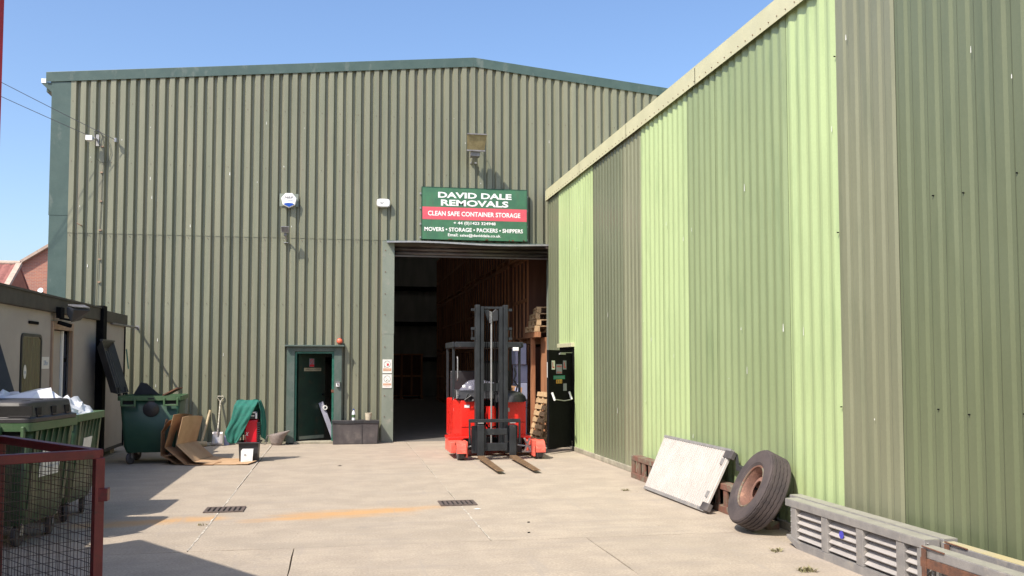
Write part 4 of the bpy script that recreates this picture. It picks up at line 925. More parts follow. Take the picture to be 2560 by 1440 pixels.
part('handle_frame', MB().tube([(CX - .13, CY_ + .02, .34), (CX - .14, CY_ + .02, .95), (CX - .08, CY_ + .02, 1.03), (CX + .12, CY_ + .02, 1.03), (CX + .16, CY_ + .02, .95), (CX + .15, CY_ + .02, .34)], .014, 8), m_blackp, t, smooth=True)
text('X', (CX - .03, CY_ - .152, .48), X1, Z, .06, .06, m_print, t, .02, .3)
def lerp(a, b, t_): return a + (b - a) * t_
def poly_at(P, v):
    v *= len(P) - 1; i = min(int(v), len(P) - 2); f_ = v - i; return [lerp(P[i][k_], P[i + 1][k_], f_) for k_ in range(len(P[i]))]
t = thing('jacket', 'bottle-green jacket draped over the red machine', 'jacket', (CX, CY_, .35))
# front drape: left and right outlines in x, y, z
Lf = [(-.20, -.06, 1.055), (-.25, -.17, .95), (-.29, -.21, .70), (-.385, -.22, .50), (-.33, -.22, .36), (-.285, -.21, .32)]
Rt = [(.15, -.06, 1.06), (.11, -.18, .96), (.035, -.22, .79), (-.04, -.22, .62), (-.12, -.215, .45), (-.19, -.21, .33)]
def drape(u, v):
    a, b2 = poly_at(Lf, v), poly_at(Rt, v); p = [lerp(a[i], b2[i], u) for i in range(3)]
    fold = .020 * math.sin(u * 7.5 + v * 2.2 + math.sin(v * 5)) * min(1, v * 1.3) + .006 * math.sin(u * 19 + v * 11) + .004 * math.sin(v * 23 + u * 4)
    return (CX + p[0], CY_ + p[1] - fold, p[2])
part('front_panel', MB().grid(drape, 30, 26), m_jack, t, smooth=True, solid=.008, ang=180)
Lb = [(-.20, -.06, 1.055), (-.24, .14, .98), (-.30, .22, .70), (-.36, .24, .45)]; Rb = [(.13, -.06, 1.06), (.19, .10, 1.0), (.23, .20, .70), (.22, .22, .42)]
def drb(u, v):
    a, b2 = poly_at(Lb, v), poly_at(Rb, v); p = [lerp(a[i], b2[i], u) for i in range(3)]
    return (CX + p[0], CY_ + p[1] + .02 * math.sin(u * 17 + v * 4) * v, p[2] + .012 * math.sin(u * 9) * (1 - v))
part('back_panel', MB().grid(drb, 26, 18), m_jack, t, smooth=True, solid=.008, ang=180)
Ls = [(.14, -.10, 1.05), (.185, -.10, .88), (.205, -.10, .62), (.195, -.08, .42)]; Rs = [(.18, .0, 1.055), (.25, .02, .88), (.28, .04, .60), (.265, .04, .36)]
def drs(u, v):
    a, b2 = poly_at(Ls, v), poly_at(Rs, v); p = [lerp(a[i], b2[i], u) for i in range(3)]
    return (CX + p[0], CY_ + p[1] - .015 * math.sin(u * 12 + v * 5), p[2])
part('right_sleeve', MB().grid(drs, 14, 20), m_jack, t, smooth=True, solid=.008, ang=180)
part('left_side', MB().grid(lambda u, v: [lerp(poly_at(Lf, v)[i], poly_at(Lb, v)[i], u) + (CX, CY_, 0)[i] + (.015 * math.sin(u * 11 + v * 6) if i == 0 else 0) for i in range(3)], 10, 20), m_jack, t, smooth=True, solid=.008, ang=180)
part('sleeve_flap', MB().grid(lambda u, v: (CX - .11 + .09 * v * (1 - .3 * u) + .02 * u, CY_ - .225 - .01 * math.sin(v * 9), .62 - .30 * v - .04 * u + .05 * u * v), 6, 12), m_jack, t, smooth=True, solid=.006)
t = thing('white_card', 'white printed card box standing in front of the black crate', 'card box', (CX, CY_ - .3, 0))
wb = MB(); wb.prism([(CX - .115, CY_ - .30, 0), (CX + .075, CY_ - .30, 0), (CX + .085, CY_ - .28, .20), (CX + .09, CY_ - .28, .235), (CX - .09, CY_ - .28, .235), (CX - .115, CY_ - .285, .205)], (.0, .035, 0))
part('card_body', wb, m_white, t)
lr = MB(); vs = []
for i in range(20):
    a = 2 * math.pi * i / 20
    for r in (.010, .018): vs.append((CX - .045 + r * math.cos(a), CY_ - .2985, .135 + r * .8 * math.sin(a)))
lr.add(vs, [(2 * i, 2 * i + 1, (2 * i + 3) % 40, (2 * i + 2) % 40) for i in range(20)]); part('printed_ring', lr, m_inkk, t)
part('printed_line', MB().bar((CX - .06, CY_ - .3015, .048), (CX + .06, CY_ - .3015, .055), .001, .003), m_greyn, t)

# ------------------------------------------------------------------ folded cardboard sheets
def card(pathpts, p0_, dirv, wd, m, name, label, grp='flattened cardboard cartons', th=.007, wob_=.01):
    """a creased sheet: profile pathpts (s along dirv, z) swept across the width"""
    d = Vector(dirv).normalized(); n_v = Vector((-d.y, d.x, 0)); p0_ = Vector(p0_)
    seg = []
    for (a, b2) in zip(pathpts, pathpts[1:]):
        for i in range(4): seg.append(Vector(a).lerp(Vector(b2), i / 4))
    seg.append(Vector(pathpts[-1]))
    mb = MB(); N = len(seg)
    vs = []
    for j in range(9):
        v = j / 8
        for i, q in enumerate(seg): vs.append(p0_ + d * (q.x + .03 * v * (1 - 2 * (i % 3 == 7))) + n_v * (v * wd) + Vector((0, 0, q.y * (1 - .05 * v) + (.02 * math.sin(v * 3.1) if i == 0 else 0))))
    mb.add(vs, [(j * N + i, j * N + i + 1, (j + 1) * N + i + 1, (j + 1) * N + i) for j in range(8) for i in range(N - 1)])
    t = thing(name, label, 'cardboard', p0_, group=grp)
    part('card_sheet', mb, m, t, solid=th)
    fl = MB(); a, b2 = vs[(N - 1)], vs[8 * N + N - 1]
    fl.add([a + Vector((0, 0, .004)), lerp(a, b2, .48) + Vector((0, 0, .004)), lerp(a, b2, .46) + d * .22 + Vector((0, 0, .016)), a + d * .2 + Vector((0, 0, .008))], [(0, 1, 2, 3)])
    part('card_flap', fl, m, t, solid=th)
    cr = MB()
    for s in (N // 2,):
        a, b2 = vs[s], vs[8 * N + s]; cr.bar(a + Vector((0, 0, .007)), b2 + Vector((0, 0, .007)), .006, .002)
    part('crease_line', cr, m_cardd, t)
    return t
DV = (.985, -.17, 0)
card([(.10, .80), (.0, .34), (.30, .06), (.62, .014), (1.0, .014)], (-2.64, 16.22, 0), DV, .95, m_card, 'cardboard_sheet', 'front sunlit cardboard sheet curving down from upright to flat on the ground')
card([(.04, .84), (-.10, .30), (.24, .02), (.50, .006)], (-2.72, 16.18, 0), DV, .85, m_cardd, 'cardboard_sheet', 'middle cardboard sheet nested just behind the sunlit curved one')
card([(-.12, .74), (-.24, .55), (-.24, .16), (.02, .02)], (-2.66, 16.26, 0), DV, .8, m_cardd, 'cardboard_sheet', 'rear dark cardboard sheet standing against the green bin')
card([(-.22, .76), (-.27, .5), (-.28, .14)], (-2.62, 16.32, 0), DV, .75, m_card, 'cardboard_sheet', 'rearmost pale-edged cardboard piece between bin and stack')

# ------------------------------------------------------------------ wheeled bins
def bin_(name, label, loc, rz, m_b, m_rm, lid, wx=1.1, wy=1.05, HR=1.15, fins=True, fill=False, handles=True):
    t = thing(name, label, 'wheeled bin', loc, rz, group='green wheeled bins')
    P = lambda *a, **k: part(*a, local=True, **k)
    hx_, hy_ = wx / 2, wy / 2
    def rect(sx_, sy_, z, r=.05):
        pts = []
        for cx_, cy_, a0 in ((sx_ - r, sy_ - r, 0), (-sx_ + r, sy_ - r, 90), (-sx_ + r, -sy_ + r, 180), (sx_ - r, -sy_ + r, 270)):
            for i in range(4): a = R(a0 + i * 30); pts.append((cx_ + r * math.cos(a), cy_ + r * math.sin(a), z))
        return pts
    body = MB(); lv = [rect(hx_ * .74, hy_ * .76, .20, .07), rect(hx_ * .80, hy_ * .82, .30, .06), rect(hx_ * .93, hy_ * .93, HR - .06, .05)]
    n = 16; vs = [p for l in lv for p in l]
    body.add(vs, [tuple(range(n - 1, -1, -1))] + [(j * n + i, j * n + (i + 1) % n, (j + 1) * n + (i + 1) % n, (j + 1) * n + i) for j in range(2) for i in range(n)])
    P('bin_body', body, m_b, t, smooth=True, solid=.008)
    o, i_, zb, zt = rect(hx_, hy_, 0), rect(hx_ * .93, hy_ * .93, 0), HR - .075, HR
    vs = [(x, y, zb) for x, y, _ in o] + [(x, y, zt) for x, y, _ in o] + [(x, y, zt) for x, y, _ in i_] + [(x, y, zb) for x, y, _ in i_]
    P('bin_rim', MB().add(vs, [(j * n + i, j * n + (i + 1) % n, ((j + 1) % 4) * n + (i + 1) % n, ((j + 1) % 4) * n + i) for j in range(4) for i in range(n)]), m_rm, t, smooth=True)
    if fins:
        for i in range(6):
            y = -hy_ * .55 + i * hy_ * .24
            P('fin', MB().prism([(hx_ * .86, y, HR - .08), (hx_ * .985, y, HR - .08), (hx_ * .90, y, HR - .30), (hx_ * .86, y, HR - .30)], (0, .012, 0)), m_b, t)
        for y in (-hy_ * .72, hy_ * .66):
            P('corner_rib', MB().hexa([(hx_ * .80, y, .34), (hx_ * .84, y, .34), (hx_ * .84, y + .06, .34), (hx_ * .80, y + .06, .34), (hx_ * .92, y, HR - .08), (hx_ * .97, y, HR - .08), (hx_ * .97, y + .06, HR - .08), (hx_ * .92, y + .06, HR - .08)]), m_b, t, bevel=.006)
    if handles:
        for sx_ in (-1, 1):
            xa = sx_ * hx_ * .66
            hb = MB(); y0, y1 = -hy_ - .03, -hy_ + .01; q = .12
            hb.box(xa - q, xa - q + .03, y0, y1, HR - .17, HR - .03).box(xa + q - .03, xa + q, y0, y1, HR - .17, HR - .03).box(xa - q + .03, xa + q - .03, y0, y1, HR - .17, HR - .14)
            P('lift_handle', hb, m_rm, t, bevel=.006)
            P('handle_recess', MB().box(xa - q + .03, xa + q - .03, -hy_ * .95, -hy_ * .945, HR - .14, HR - .03), m_dark, t)
    for (cx_, cy_) in ((-.62, -.62), (.62, -.62), (-.62, .62), (.62, .62)):
        c = Vector((cx_ * hx_, cy_ * hy_, .1)); rr_ = random.uniform(-.6, .6); ax = Vector((math.cos(rr_), math.sin(rr_), 0))
        w_ = P('castor_wheel', MB().lathe(c - ax * .024, ax, [(.02, 0), (.09, 0), (.1, .008), (.1, .04), (.09, .048), (.02, .048)], 22), m_rub, t, smooth=True)
        for s in (-1, 1): P('castor_fork', MB().bar(c + ax * .034 * s, c + ax * .034 * s + Vector((0, .03, .13)), .05, .006, ax), m_steel, w_)
        P('castor_plate', MB().box(c.x - .06, c.x + .06, c.y - .05, c.y + .06, .20, .225), m_steel, w_)
    if lid == 'closed':
        zt = HR + .005
        def dome(sx_, sy_, z): return rect(sx_, sy_, z, .08)
        lv = [dome(hx_ * 1.0, hy_ * 1.0, zt), dome(hx_ * 1.0, hy_ * 1.0, zt + .035), dome(hx_ * .93, hy_ * .93, zt + .045), dome(hx_ * .89, hy_ * .90, zt + .175), dome(hx_ * .86, hy_ * .87, zt + .19)]
        vs = [p for l in lv for p in l]
        P('lid', MB().add(vs, [(j * n + i, j * n + (i + 1) % n, (j + 1) * n + (i + 1) % n, (j + 1) * n + i) for j in range(4) for i in range(n)] + [tuple(range(4 * n, 5 * n))]), m_binlid, t, smooth=True, bevel=.004)
        for (y, wd) in ((-.28, .1), (.02, .1), (.3, .09)):
            P('lid_pocket', MB().box(hx_ * .905, hx_ * .935, y * wy - wd / 2, y * wy + wd / 2, zt + .06, zt + .13), m_dark, t)
            P('pocket_lip', MB().box(hx_ * .92, hx_ * .96, y * wy - wd / 2, y * wy + wd / 2, zt + .048, zt + .06), m_binlid, t)
        for x in (.34, -.3):
            P('lid_pocket', MB().box(x * wx - .15, x * wx + .15, -hy_ * .935, -hy_ * .915, zt + .06, zt + .15), m_dark, t)
            P('pocket_lip', MB().box(x * wx - .06, x * wx + .14, -hy_ * .965, -hy_ * .93, zt + .048, zt + .062), m_binlid, t)
        for y in (-.3, -.05, .2, .36): P('lid_slot', MB().box(hx_ * .62, hx_ * .70, y * wy, y * wy + .09, zt + .190, zt + .193), m_dark, t)
    if lid == 'open':
        a = R(68) if isinstance(lid, str) else 0
        hv = Vector((-hx_ + .02, 0, HR + .0)); d = Vector((-math.cos(R(73)), 0, math.sin(R(73)))); nn = Vector((math.sin(R(73)), 0, math.cos(R(73))))
        Ll = .98
        def lp(s, y, h): q = hv + d * s + nn * h; return (q.x, y, q.z)
        lb = MB()
        y0, y1 = -hy_ * .98, hy_ * .98
        lv = [[lp(.04, y0, 0), lp(Ll, y0, 0), lp(Ll, y1, 0), lp(.04, y1, 0)], [lp(.10, y0 + .08, -.11), lp(Ll - .10, y0 + .08, -.11), lp(Ll - .10, y1 - .08, -.11), lp(.10, y1 - .08, -.11)]]
        lb.add(lv[0] + lv[1], [(0, 1, 5, 4), (1, 2, 6, 5), (2, 3, 7, 6), (3, 0, 4, 7), (4, 5, 6, 7)])
        L0 = P('lid', lb, m_blackp, t, bevel=.02, solid=.01)
        for y in (-.28, -.1, .1, .28):
            P('lid_rib', MB().hexa([lp(.16, y * wy - .025, -.105), lp(Ll - .16, y * wy - .025, -.105), lp(Ll - .16, y * wy + .025, -.105), lp(.16, y * wy + .025, -.105), lp(.16, y * wy - .018, -.07), lp(Ll - .16, y * wy - .018, -.07), lp(Ll - .16, y * wy + .018, -.07), lp(.16, y * wy + .018, -.07)]), m_blackp, L0)
        P('lid_lip', MB().bar(lp(Ll, y0, 0), lp(Ll, y1, 0), .05, .03), m_binlid, L0)
        for y in (-.3, .3): P('hinge', MB().cyl((-hx_ + .0, y * wy - .05, HR + .015), (-hx_, y * wy + .05, HR + .015), .025, n=12).bar((-hx_, y * wy, HR - .08), lp(.14, y * wy, 0), .05, .03), m_blackp, L0)
    return t, P
# A nearest, closed lid
A, PA = bin_('wheeled_bin', 'nearest green wheeled bin with closed faded black lid behind the maroon cage', (-3.17, 9.72, 0), R(-8), m_bing, m_rimg, 'closed', wx=.98)
B, PB_ = bin_('wheeled_bin', 'green wheeled bin heaped with white bags, lid thrown open against the cabin', (-3.17, 11.04, 0), R(-2), m_bing, m_rimg, 'open', wx=.96)
C_, PC_ = bin_('wheeled_bin', 'darker green wheeled bin with black lid propped open near the back wall', (-3.13, 16.92, 0), R(3), m_bingd, m_rimg, 'open', wx=1.02, wy=1.12, fins=False)
def lab_on(P, t, x, y0, y1, z0, z1, slant=.045):
    P('label', MB().hexa([(x - slant, y0, z0), (x + .004 - slant, y0, z0), (x + .004 - slant, y1, z0), (x - slant, y1, z0), (x, y0, z1), (x + .004, y0, z1), (x + .004, y1, z1), (x, y1, z1)]), m_label, t)
lab_on(PA, A, .455, -.20, .22, .62, .88, .035); lab_on(PB_, B, .44, -.16, .14, .52, .88, .045); lab_on(PC_, C_, .455, -.22, .02, .78, .95, .02)
def ltext(t, s, y, z, x, w_, h_, m):
    W = ROOT[t.name]; c = W @ Vector((x, y, z)); rt_ = (W.to_3x3() @ Vector((0, 1, 0))); text(s, c, rt_, Z, w_, h_, m, t)
ltext(A, 'GREEN', .03, .81, .4565, .20, .05, m_inkb); ltext(A, 'recycling only', .03, .71, .4445, .30, .035, m_inkb)
PC_('lid_lock', MB().lathe((.02, -.50, .93), (0, -1, -.15), [(0, 0), (.12, 0), (.13, .03), (.08, .06), (0, .065)], 24).bar((.02, -.52, .96), (.02, -.55, 1.12), .10, .03), m_blackp, C_, smooth=True)
# lid support arm on C
PC_('lid_arm', MB().prism([(-.42, .5, 1.14), (-.30, .5, 1.36), (-.20, .5, 1.34), (.02, .5, 1.14)], (0, .04, 0)), m_blackp, C_)
PC_('green_strap', MB().bar((-.56, .55, 1.95), (-.52, .56, 1.6), .05, .02), m_gpaint, C_)
# bags
def crumple(name, c, rx, ry, rz_, label, m=m_bag, seed=1, amp=.22, group=None):
    rnd = random.Random(seed); jit = {}
    ks = [(rnd.uniform(1.5, 4), rnd.uniform(0, 6), Vector((rnd.uniform(-1, 1), rnd.uniform(-1, 1), rnd.uniform(-1, 1))).normalized()) for _ in range(7)]
    NU, NV = 26, 14
    def fn(u, v):
        a = 2 * math.pi * u; b2 = math.pi * (v - .5)
        d = Vector((math.cos(b2) * math.cos(a), math.cos(b2) * math.sin(a), math.sin(b2)))
        r = .9 + sum(.11 * abs(math.sin(k * 2.2 * d.dot(w_) + ph)) for k, ph, w_ in ks) * .9 - .30
        key = (round(u * NU) % NU, round(v * NV)); jit.setdefault(key, rnd.uniform(-.07, .07)); r += jit[key] * math.cos(b2)
        sh = (1 - .35 * abs(d.z)) if d.z > 0 else 1
        return (c[0] + rx * r * d.x * sh, c[1] + ry * r * d.y * sh, c[2] + rz_ * r * d.z * (1 + .35 * math.sin(3 * a + seed)))
    return solo(name, MB().grid(fn, NU, NV), m, label, 'bag', group, smooth=True, ang=28)
crumple('plastic_bag', (-3.50, 10.85, 1.12), .38, .40, .20, 'left bluish-white crumpled sheet of plastic bulging from the heaped bin', seed=3, group='white bags in the bin')
crumple('plastic_bag', (-3.16, 10.86, 1.10), .32, .38, .22, 'tall white plastic bag in the middle of the heaped bin', seed=8, group='white bags in the bin')
crumple('plastic_bag', (-2.95, 11.12, 1.12), .22, .36, .15, 'bright white bag at the right rim of the heaped bin', seed=12, group='white bags in the bin')
solo('white_sheet', MB().add([Vector(p) for p in ((-3.46, 10.55, 1.22), (-3.02, 10.62, 1.18), (-3.0, 10.72, 1.26), (-3.08, 10.85, 1.43), (-3.2, 10.8, 1.42), (-3.5, 10.7, 1.34))], [(0, 1, 2, 3, 4, 5)]), m_bag, 'pointed white foam sheet sticking up from the heaped bin', 'sheet', solid=.012)
solo('timber_offcut', MB().bar((-2.98, 17.1, 1.14), (-2.72, 17.0, 1.27), .18, .02), m_rust, 'rusty brown board poking out of the dark green bin', 'board')

# ------------------------------------------------------------------ site cabin
t = thing('site_cabin', 'beige-grey portable office cabin with open door, dark fascia and black corner post', 'cabin', (-5.4, 12, 0)); CB = t
part('wall_panel', MB().box(XC - .06, XC, 5.0, 14.44, .15, 2.62), m_cab, t)
part('wall_panel', MB().box(XC - .06, XC, 15.49, 16.97, .15, 2.62), m_cab, t)
part('wall_panel', MB().box(XC - .06, XC, 14.44, 15.49, 2.32, 2.62), m_cab, t)
part('floor_rail', MB().box(XC - .06, XC + .005, 5.0, 16.97, .10, .16), m_cabf, t)
part('roof_fascia', MB().box(XC - .08, XC + .07, 5.0, 16.97, 2.44, 2.66), m_cabf, t, bevel=.012)
part('fascia_lip', MB().box(XC - .08, XC + .09, 5.0, 16.97, 2.645, 2.675), m_cabf, t)
part('roof', MB().box(-7.0, XC - .08, 5.0, 19.1, 2.52, 2.66), m_cabf, t)
part('back_wall', MB().box(-7.0, -6.94, 5.0, 19.1, .15, 2.52).box(-7, XC, 5.0, 5.06, .15, 2.52), m_cab, t)
part('cabin_floor', MB().box(-6.94, XC - .06, 5.06, 19.0, .1, .2), m_cabf, t)
part('corner_post', MB().box(XC - .05, XC + .12, 16.97, 17.22, .08, 2.70), m_black, t, bevel=.01)
# window
def rrect(y0, y1, z0, z1, r, n=5):
    p = []
    for cy_, cz_, a0 in ((y1 - r, z1 - r, 0), (y0 + r, z1 - r, 90), (y0 + r, z0 + r, 180), (y1 - r, z0 + r, 270)):
        for i in range(n + 1): a = R(a0 + 90 * i / n); p.append((cy_ + r * math.cos(a), cz_ + r * math.sin(a)))
    return p
o, i_ = rrect(13.13, 13.98, 1.12, 2.10, .09), rrect(13.17, 13.94, 1.16, 2.06, .07); n = len(o)
fr = MB().add([(XC + .02, y, z) for y, z in o] + [(XC + .02, y, z) for y, z in i_] + [(XC - .0, y, z) for y, z in o] + [(XC + .001, y, z) for y, z in i_],
              [(i, (i + 1) % n, n + (i + 1) % n, n + i) for i in range(n)] + [(i, (i + 1) % n, 2 * n + (i + 1) % n, 2 * n + i) for i in range(n)] + [(n + i, n + (i + 1) % n, 3 * n + (i + 1) % n, 3 * n + i) for i in range(n)])
wf = part('window', fr, m_blackp, t)
def drp(u, v):
    y = 13.18 + .75 * u; return (XC + .006 + .005 * math.sin(u * 26 + math.sin(v * 3)), y, 1.17 + .88 * v)
part('curtain', MB().grid(drp, 50, 3), m_curt, wf, smooth=True)
part('window_pane', MB().add([(XC + .014, y, z) for y, z in i_], [tuple(range(n))]), M('window_pane_glass', (.3, .3, .2), rough=.05, fine=0, alpha=.22), wf)
tk = thing('oval_sticker', 'small white oval sticker at the lower left of the cabin window', 'sticker', (XC + .02, 13.27, 1.5))
part('disc', MB().add([(XC + .0215, 13.275 + .06 * math.cos(2 * math.pi * i / 28), 1.585 + .095 * math.sin(2 * math.pi * i / 28)) for i in range(28)], [tuple(range(28))]), m_signw, tk)
text('OPEN', (XC + .023, 13.275, 1.575), (0, 1, 0), Z, .075, .035, m_inkb, tk)
part('vent', MB().box(XC, XC + .025, 13.42, 13.80, 2.235, 2.275), m_black, t, bevel=.006)
# door
fr = MB(); fr.box(XC - .03, XC + .03, 14.42, 14.48, .15, 2.32); fr.box(XC - .03, XC + .03, 15.45, 15.51, .15, 2.32); fr.box(XC - .03, XC + .035, 14.48, 15.45, 2.20, 2.32)
part('door_frame', fr, m_cframe, t, bevel=.005)
dl_ = part('door', MB().box(XC - .10, XC - .06, 14.5, 15.12, .2, 2.19), m_cab, t)
part('door_stile', MB().box(XC - .06, XC - .03, 15.13, 15.19, .2, 2.19), m_print, dl_)
part('door_glass', MB().box(XC - .08, XC - .06, 15.2, 15.44, .3, 2.16), m_glassb, dl_)
part('door_rail', MB().box(XC - .081, XC - .055, 15.2, 15.44, 1.72, 1.78), m_black, dl_)
part('socket', MB().box(XC, XC + .03, 14.13, 14.22, 1.22, 1.29), m_black, t, bevel=.004)
tk = thing('office_sign', 'small white Office sign between the cabin window and its door', 'sign', (XC, 14.2, 1.6))
part('plate', MB().box(XC, XC + .006, 14.02, 14.36, 1.62, 1.79), m_signw, tk); text('Office', (XC + .0075, 14.2, 1.705), (0, 1, 0), Z, .2, .07, m_inkb, tk)
tk = thing('floodlight', 'black floodlight on an arm over the cabin door', 'floodlight', (XC, 14.6, 2.3))
part('back_box', MB().box(XC + .07, XC + .14, 14.40, 14.58, 2.36, 2.52), m_black, tk, bevel=.008)
part('lamp_head', MB().hexa([(XC + .16, 14.60, 2.42), (XC + .22, 14.62, 2.30), (XC + .30, 14.82, 2.34), (XC + .24, 14.80, 2.46), (XC + .16, 14.60, 2.54), (XC + .26, 14.62, 2.50), (XC + .42, 14.90, 2.50), (XC + .34, 14.88, 2.56)]), m_blackp, tk, bevel=.01)
part('lamp_top', MB().hexa([(XC + .17, 14.62, 2.56), (XC + .27, 14.64, 2.53), (XC + .41, 14.90, 2.53), (XC + .33, 14.86, 2.57), (XC + .17, 14.62, 2.575), (XC + .27, 14.64, 2.545), (XC + .41, 14.90, 2.545), (XC + .33, 14.86, 2.585)]), m_lampg, tk)
part('arm', MB().bar((XC + .1, 14.5, 2.36), (XC + .2, 14.66, 2.34), .03, .03).bar((XC + .08, 14.5, 2.30), (XC + .22, 14.62, 2.25), .06, .05), m_black, tk)
t = thing('store_cabin', 'narrow beige store cabin beyond the black corner post, next to the back wall', 'cabin', (-5.4, 18.2, 0))
part('wall_panel', MB().box(XC - .06, XC, 17.22, 19.12, .16, 2.55), m_cab, t)
part('end_wall', MB().box(-7.0, XC - .06, 19.06, 19.12, .16, 2.52), m_cab, t)
part('roof_fascia', MB().box(XC - .08, XC + .05, 17.22, 19.15, 2.44, 2.64), m_cabf, t, bevel=.01)
part('floor_rail', MB().box(XC - .06, XC + .005, 17.22, 19.12, .10, .16), m_cabf, t)
part('corner_trim', MB().box(XC - .04, XC + .02, 19.1, 19.15, .1, 2.5), m_black, t)
for y in (5.6, 8.5, 11.5, 14.3, 16.9, 18.6): part('support_block', MB().box(XC - .35, XC - .1, y, y + .35, 0, .10), m_plinth, t)

# ------------------------------------------------------------------ maroon mesh cage
t = thing('mesh_cage', 'maroon steel cage with square wire mesh in the near left corner', 'cage', (-1.7, 5.9, 0))
C0 = Vector((-1.28, 5.40, 0)); eB = (Vector((-2.16, 6.56, 0)) - C0); eA = Vector((-eB.y, eB.x, 0)).normalized()
if eA.x > 0: eA = -eA
eA = (Vector((-.86, -.50, 0))).normalized(); LA, LB = 1.05, eB.length; eB.normalize(); ZT = 1.185
def post(p, nm='post'): part(nm, MB().bar(p + Vector((0, 0, 0)), p + Vector((0, 0, ZT - .001)), .06, .05, eA), m_cage, t, bevel=.004)
cs = [C0, C0 + eB * LB, C0 + eA * LA, C0 + eA * LA + eB * LB]
for p in cs: post(p)
zz = Vector((0, 0, 1))
for a, b2 in ((0, 1), (0, 2), (1, 3), (2, 3)):
    for z in (ZT + .02, .12):
        part('rail', MB().bar(cs[a] + zz * z, cs[b2] + zz * z, .05, .05), m_cage, t, bevel=.004)
part('hinge_lug', MB().bar(C0 + zz * .95 + Vector((.03, 0, 0)), C0 + zz * 1.02 + Vector((.03, 0, 0)), .05, .06), m_cage, t, bevel=.004)
def mesh_panel(a, b2):
    d = (b2 - a); L_2 = d.length; d.normalize(); mb = MB(); s = .05
    while s < L_2 - .03: mb.cyl(a + d * s + zz * .14, a + d * s + zz * ZT, .0021, n=4, caps=False); s += .048
    z = .17
    while z < ZT - .01: mb.cyl(a + d * .03 + zz * z, b2 - d * .03 + zz * z, .0021, n=4, caps=False); z += .048
    part('wire_mesh', mb, m_wire, t, kind='stuff')
mesh_panel(cs[0], cs[1]); mesh_panel(cs[0], cs[2]); mesh_panel(cs[2], cs[3])
part('floor_plate', MB().prism([cs[0] + zz * .095, cs[1] + zz * .095, cs[3] + zz * .095, cs[2] + zz * .095], (0, 0, .01)), m_cage, t)

# lorry whose red side closes the yard on the left and throws the big shadow
t = thing('removal_lorry', 'red box body of a lorry at the extreme left edge of the view', 'lorry', (-3.6, 5, 0))
P0 = Vector((-3.97, 7.65, 0)); e1 = Vector((.57, -.82, 0)).normalized(); e2 = Vector((-.86, -.5, 0)).normalized()
def lb(s0, s1, t0, t1, z0, z1): return MB().hexa([P0 + e1 * a + e2 * b2 + zz * z for z in (z0, z1) for a, b2 in ((s0, t0), (s0, t1), (s1, t1), (s1, t0))])
LL = 4.655
part('box_body', lb(0, LL, .0, 2.3, .95, 3.2), m_lorry, t, bevel=.02)
part('top_rail', lb(-.02, LL + .01, -.012, .06, 3.14, 3.26), m_lorry, t); part('bottom_rail', lb(-.02, LL + .01, -.012, .06, .88, 1.0), m_blackp, t)
part('corner_post', lb(LL - .07, LL + .012, -.014, .05, 1.0, 3.14), m_lorry, t); part('chassis', lb(.2, LL - .2, .6, 1.7, .6, .88), m_black, t)
for s in (.8, 3.6):
    for b2 in (.15, 1.9):
        c = P0 + e1 * s + e2 * b2 + zz * .45
        part('wheel', MB().lathe(c, e2, [(.2, 0), (.42, 0), (.45, .03), (.45, .22), (.42, .25), (.2, .25)], 28), m_tyre, t, smooth=True)

# ------------------------------------------------------------------ along the right-hand wall
# leaning tread plate
t = thing('tread_plate', 'pale ribbed aluminium loading plate leaning against the striped shed', 'loading plate', (4.2, 11, 0))
bl, br_, tl, tr = Vector((4.07, 11.93, .03)), Vector((4.10, 9.96, .03)), Vector((4.44, 12.13, .70)), Vector((4.455, 9.99, .70))
ex = (br_ - bl); ey = (tl - bl); nn = ex.cross(ey).normalized()
if nn.x > 0: nn = -nn
def pp(u, v, h=0): return bl.lerp(br_, u).lerp(tl.lerp(tr, u), v) + nn * h
def pbox(u0, u1, v0, v1, h0, h1): return MB().hexa([pp(u, v, h) for h in (h0, h1) for u, v in ((u0, v0), (u1, v0), (u1, v1), (u0, v1))])
part('plate', pbox(0, 1, 0, 1, -.03, 0), m_alup, t, bevel=.003)
for i in range(34):
    u = .014 + .972 * i / 33; part('tread_rib', pbox(u - .006, u + .006, .035, .965, .0005, .016), m_alup, t)
part('edge_rail', pbox(-.005, 1.0, -.02, .03, -.045, .014), m_alu, t, bevel=.003); part('edge_rail', pbox(-.005, 1.0, .97, 1.015, -.045, .014), m_alu, t, bevel=.003)
for v0, v1 in ((.0, .12), (.86, .98)):
    part('corner_foot', MB().bar(pp(.955, (v0 + v1) / 2, .0), pp(1.055, (v0 + v1) / 2, .0), .09, .05, nn), m_greyp, t, bevel=.004)
for v in (.2, .74): part('fixing_lug', pbox(.955, .985, v, v + .1, .01, .028), m_alu, t, bevel=.003)
solo('ratchet_strap', MB().bar((4.47, 9.86, .52), (4.49, 9.72, .50), .05, .06).bar((4.47, 9.90, .66), (4.47, 9.86, .52), .03, .03), m_blackp, 'small dark strap buckle hanging behind the leaning plate', 'strap')
# rusty channel behind
t = thing('steel_channel', 'rusty slotted steel channel lying behind the leaning plate and tyre', 'steel channel', (4.33, 11, 0))
for xa, xb in ((4.315, 4.46),):
    part('top_flange', MB().box(xa, xb, 8.85, 13.28, .26, .33), m_rrust, t, bevel=.006); part('bottom_flange', MB().box(xa, xb, 8.85, 13.28, 0.0, .08), m_rrust, t, bevel=.006)
y = 8.9
while y < 13.25:
    part('upright', MB().box(4.325, 4.345, y, y + .10 + .05 * (y > 12.6), .08, .26), m_rrust, t); y += .235
part('backing', MB().box(4.43, 4.455, 8.9, 13.2, .08, .26), m_black, t)
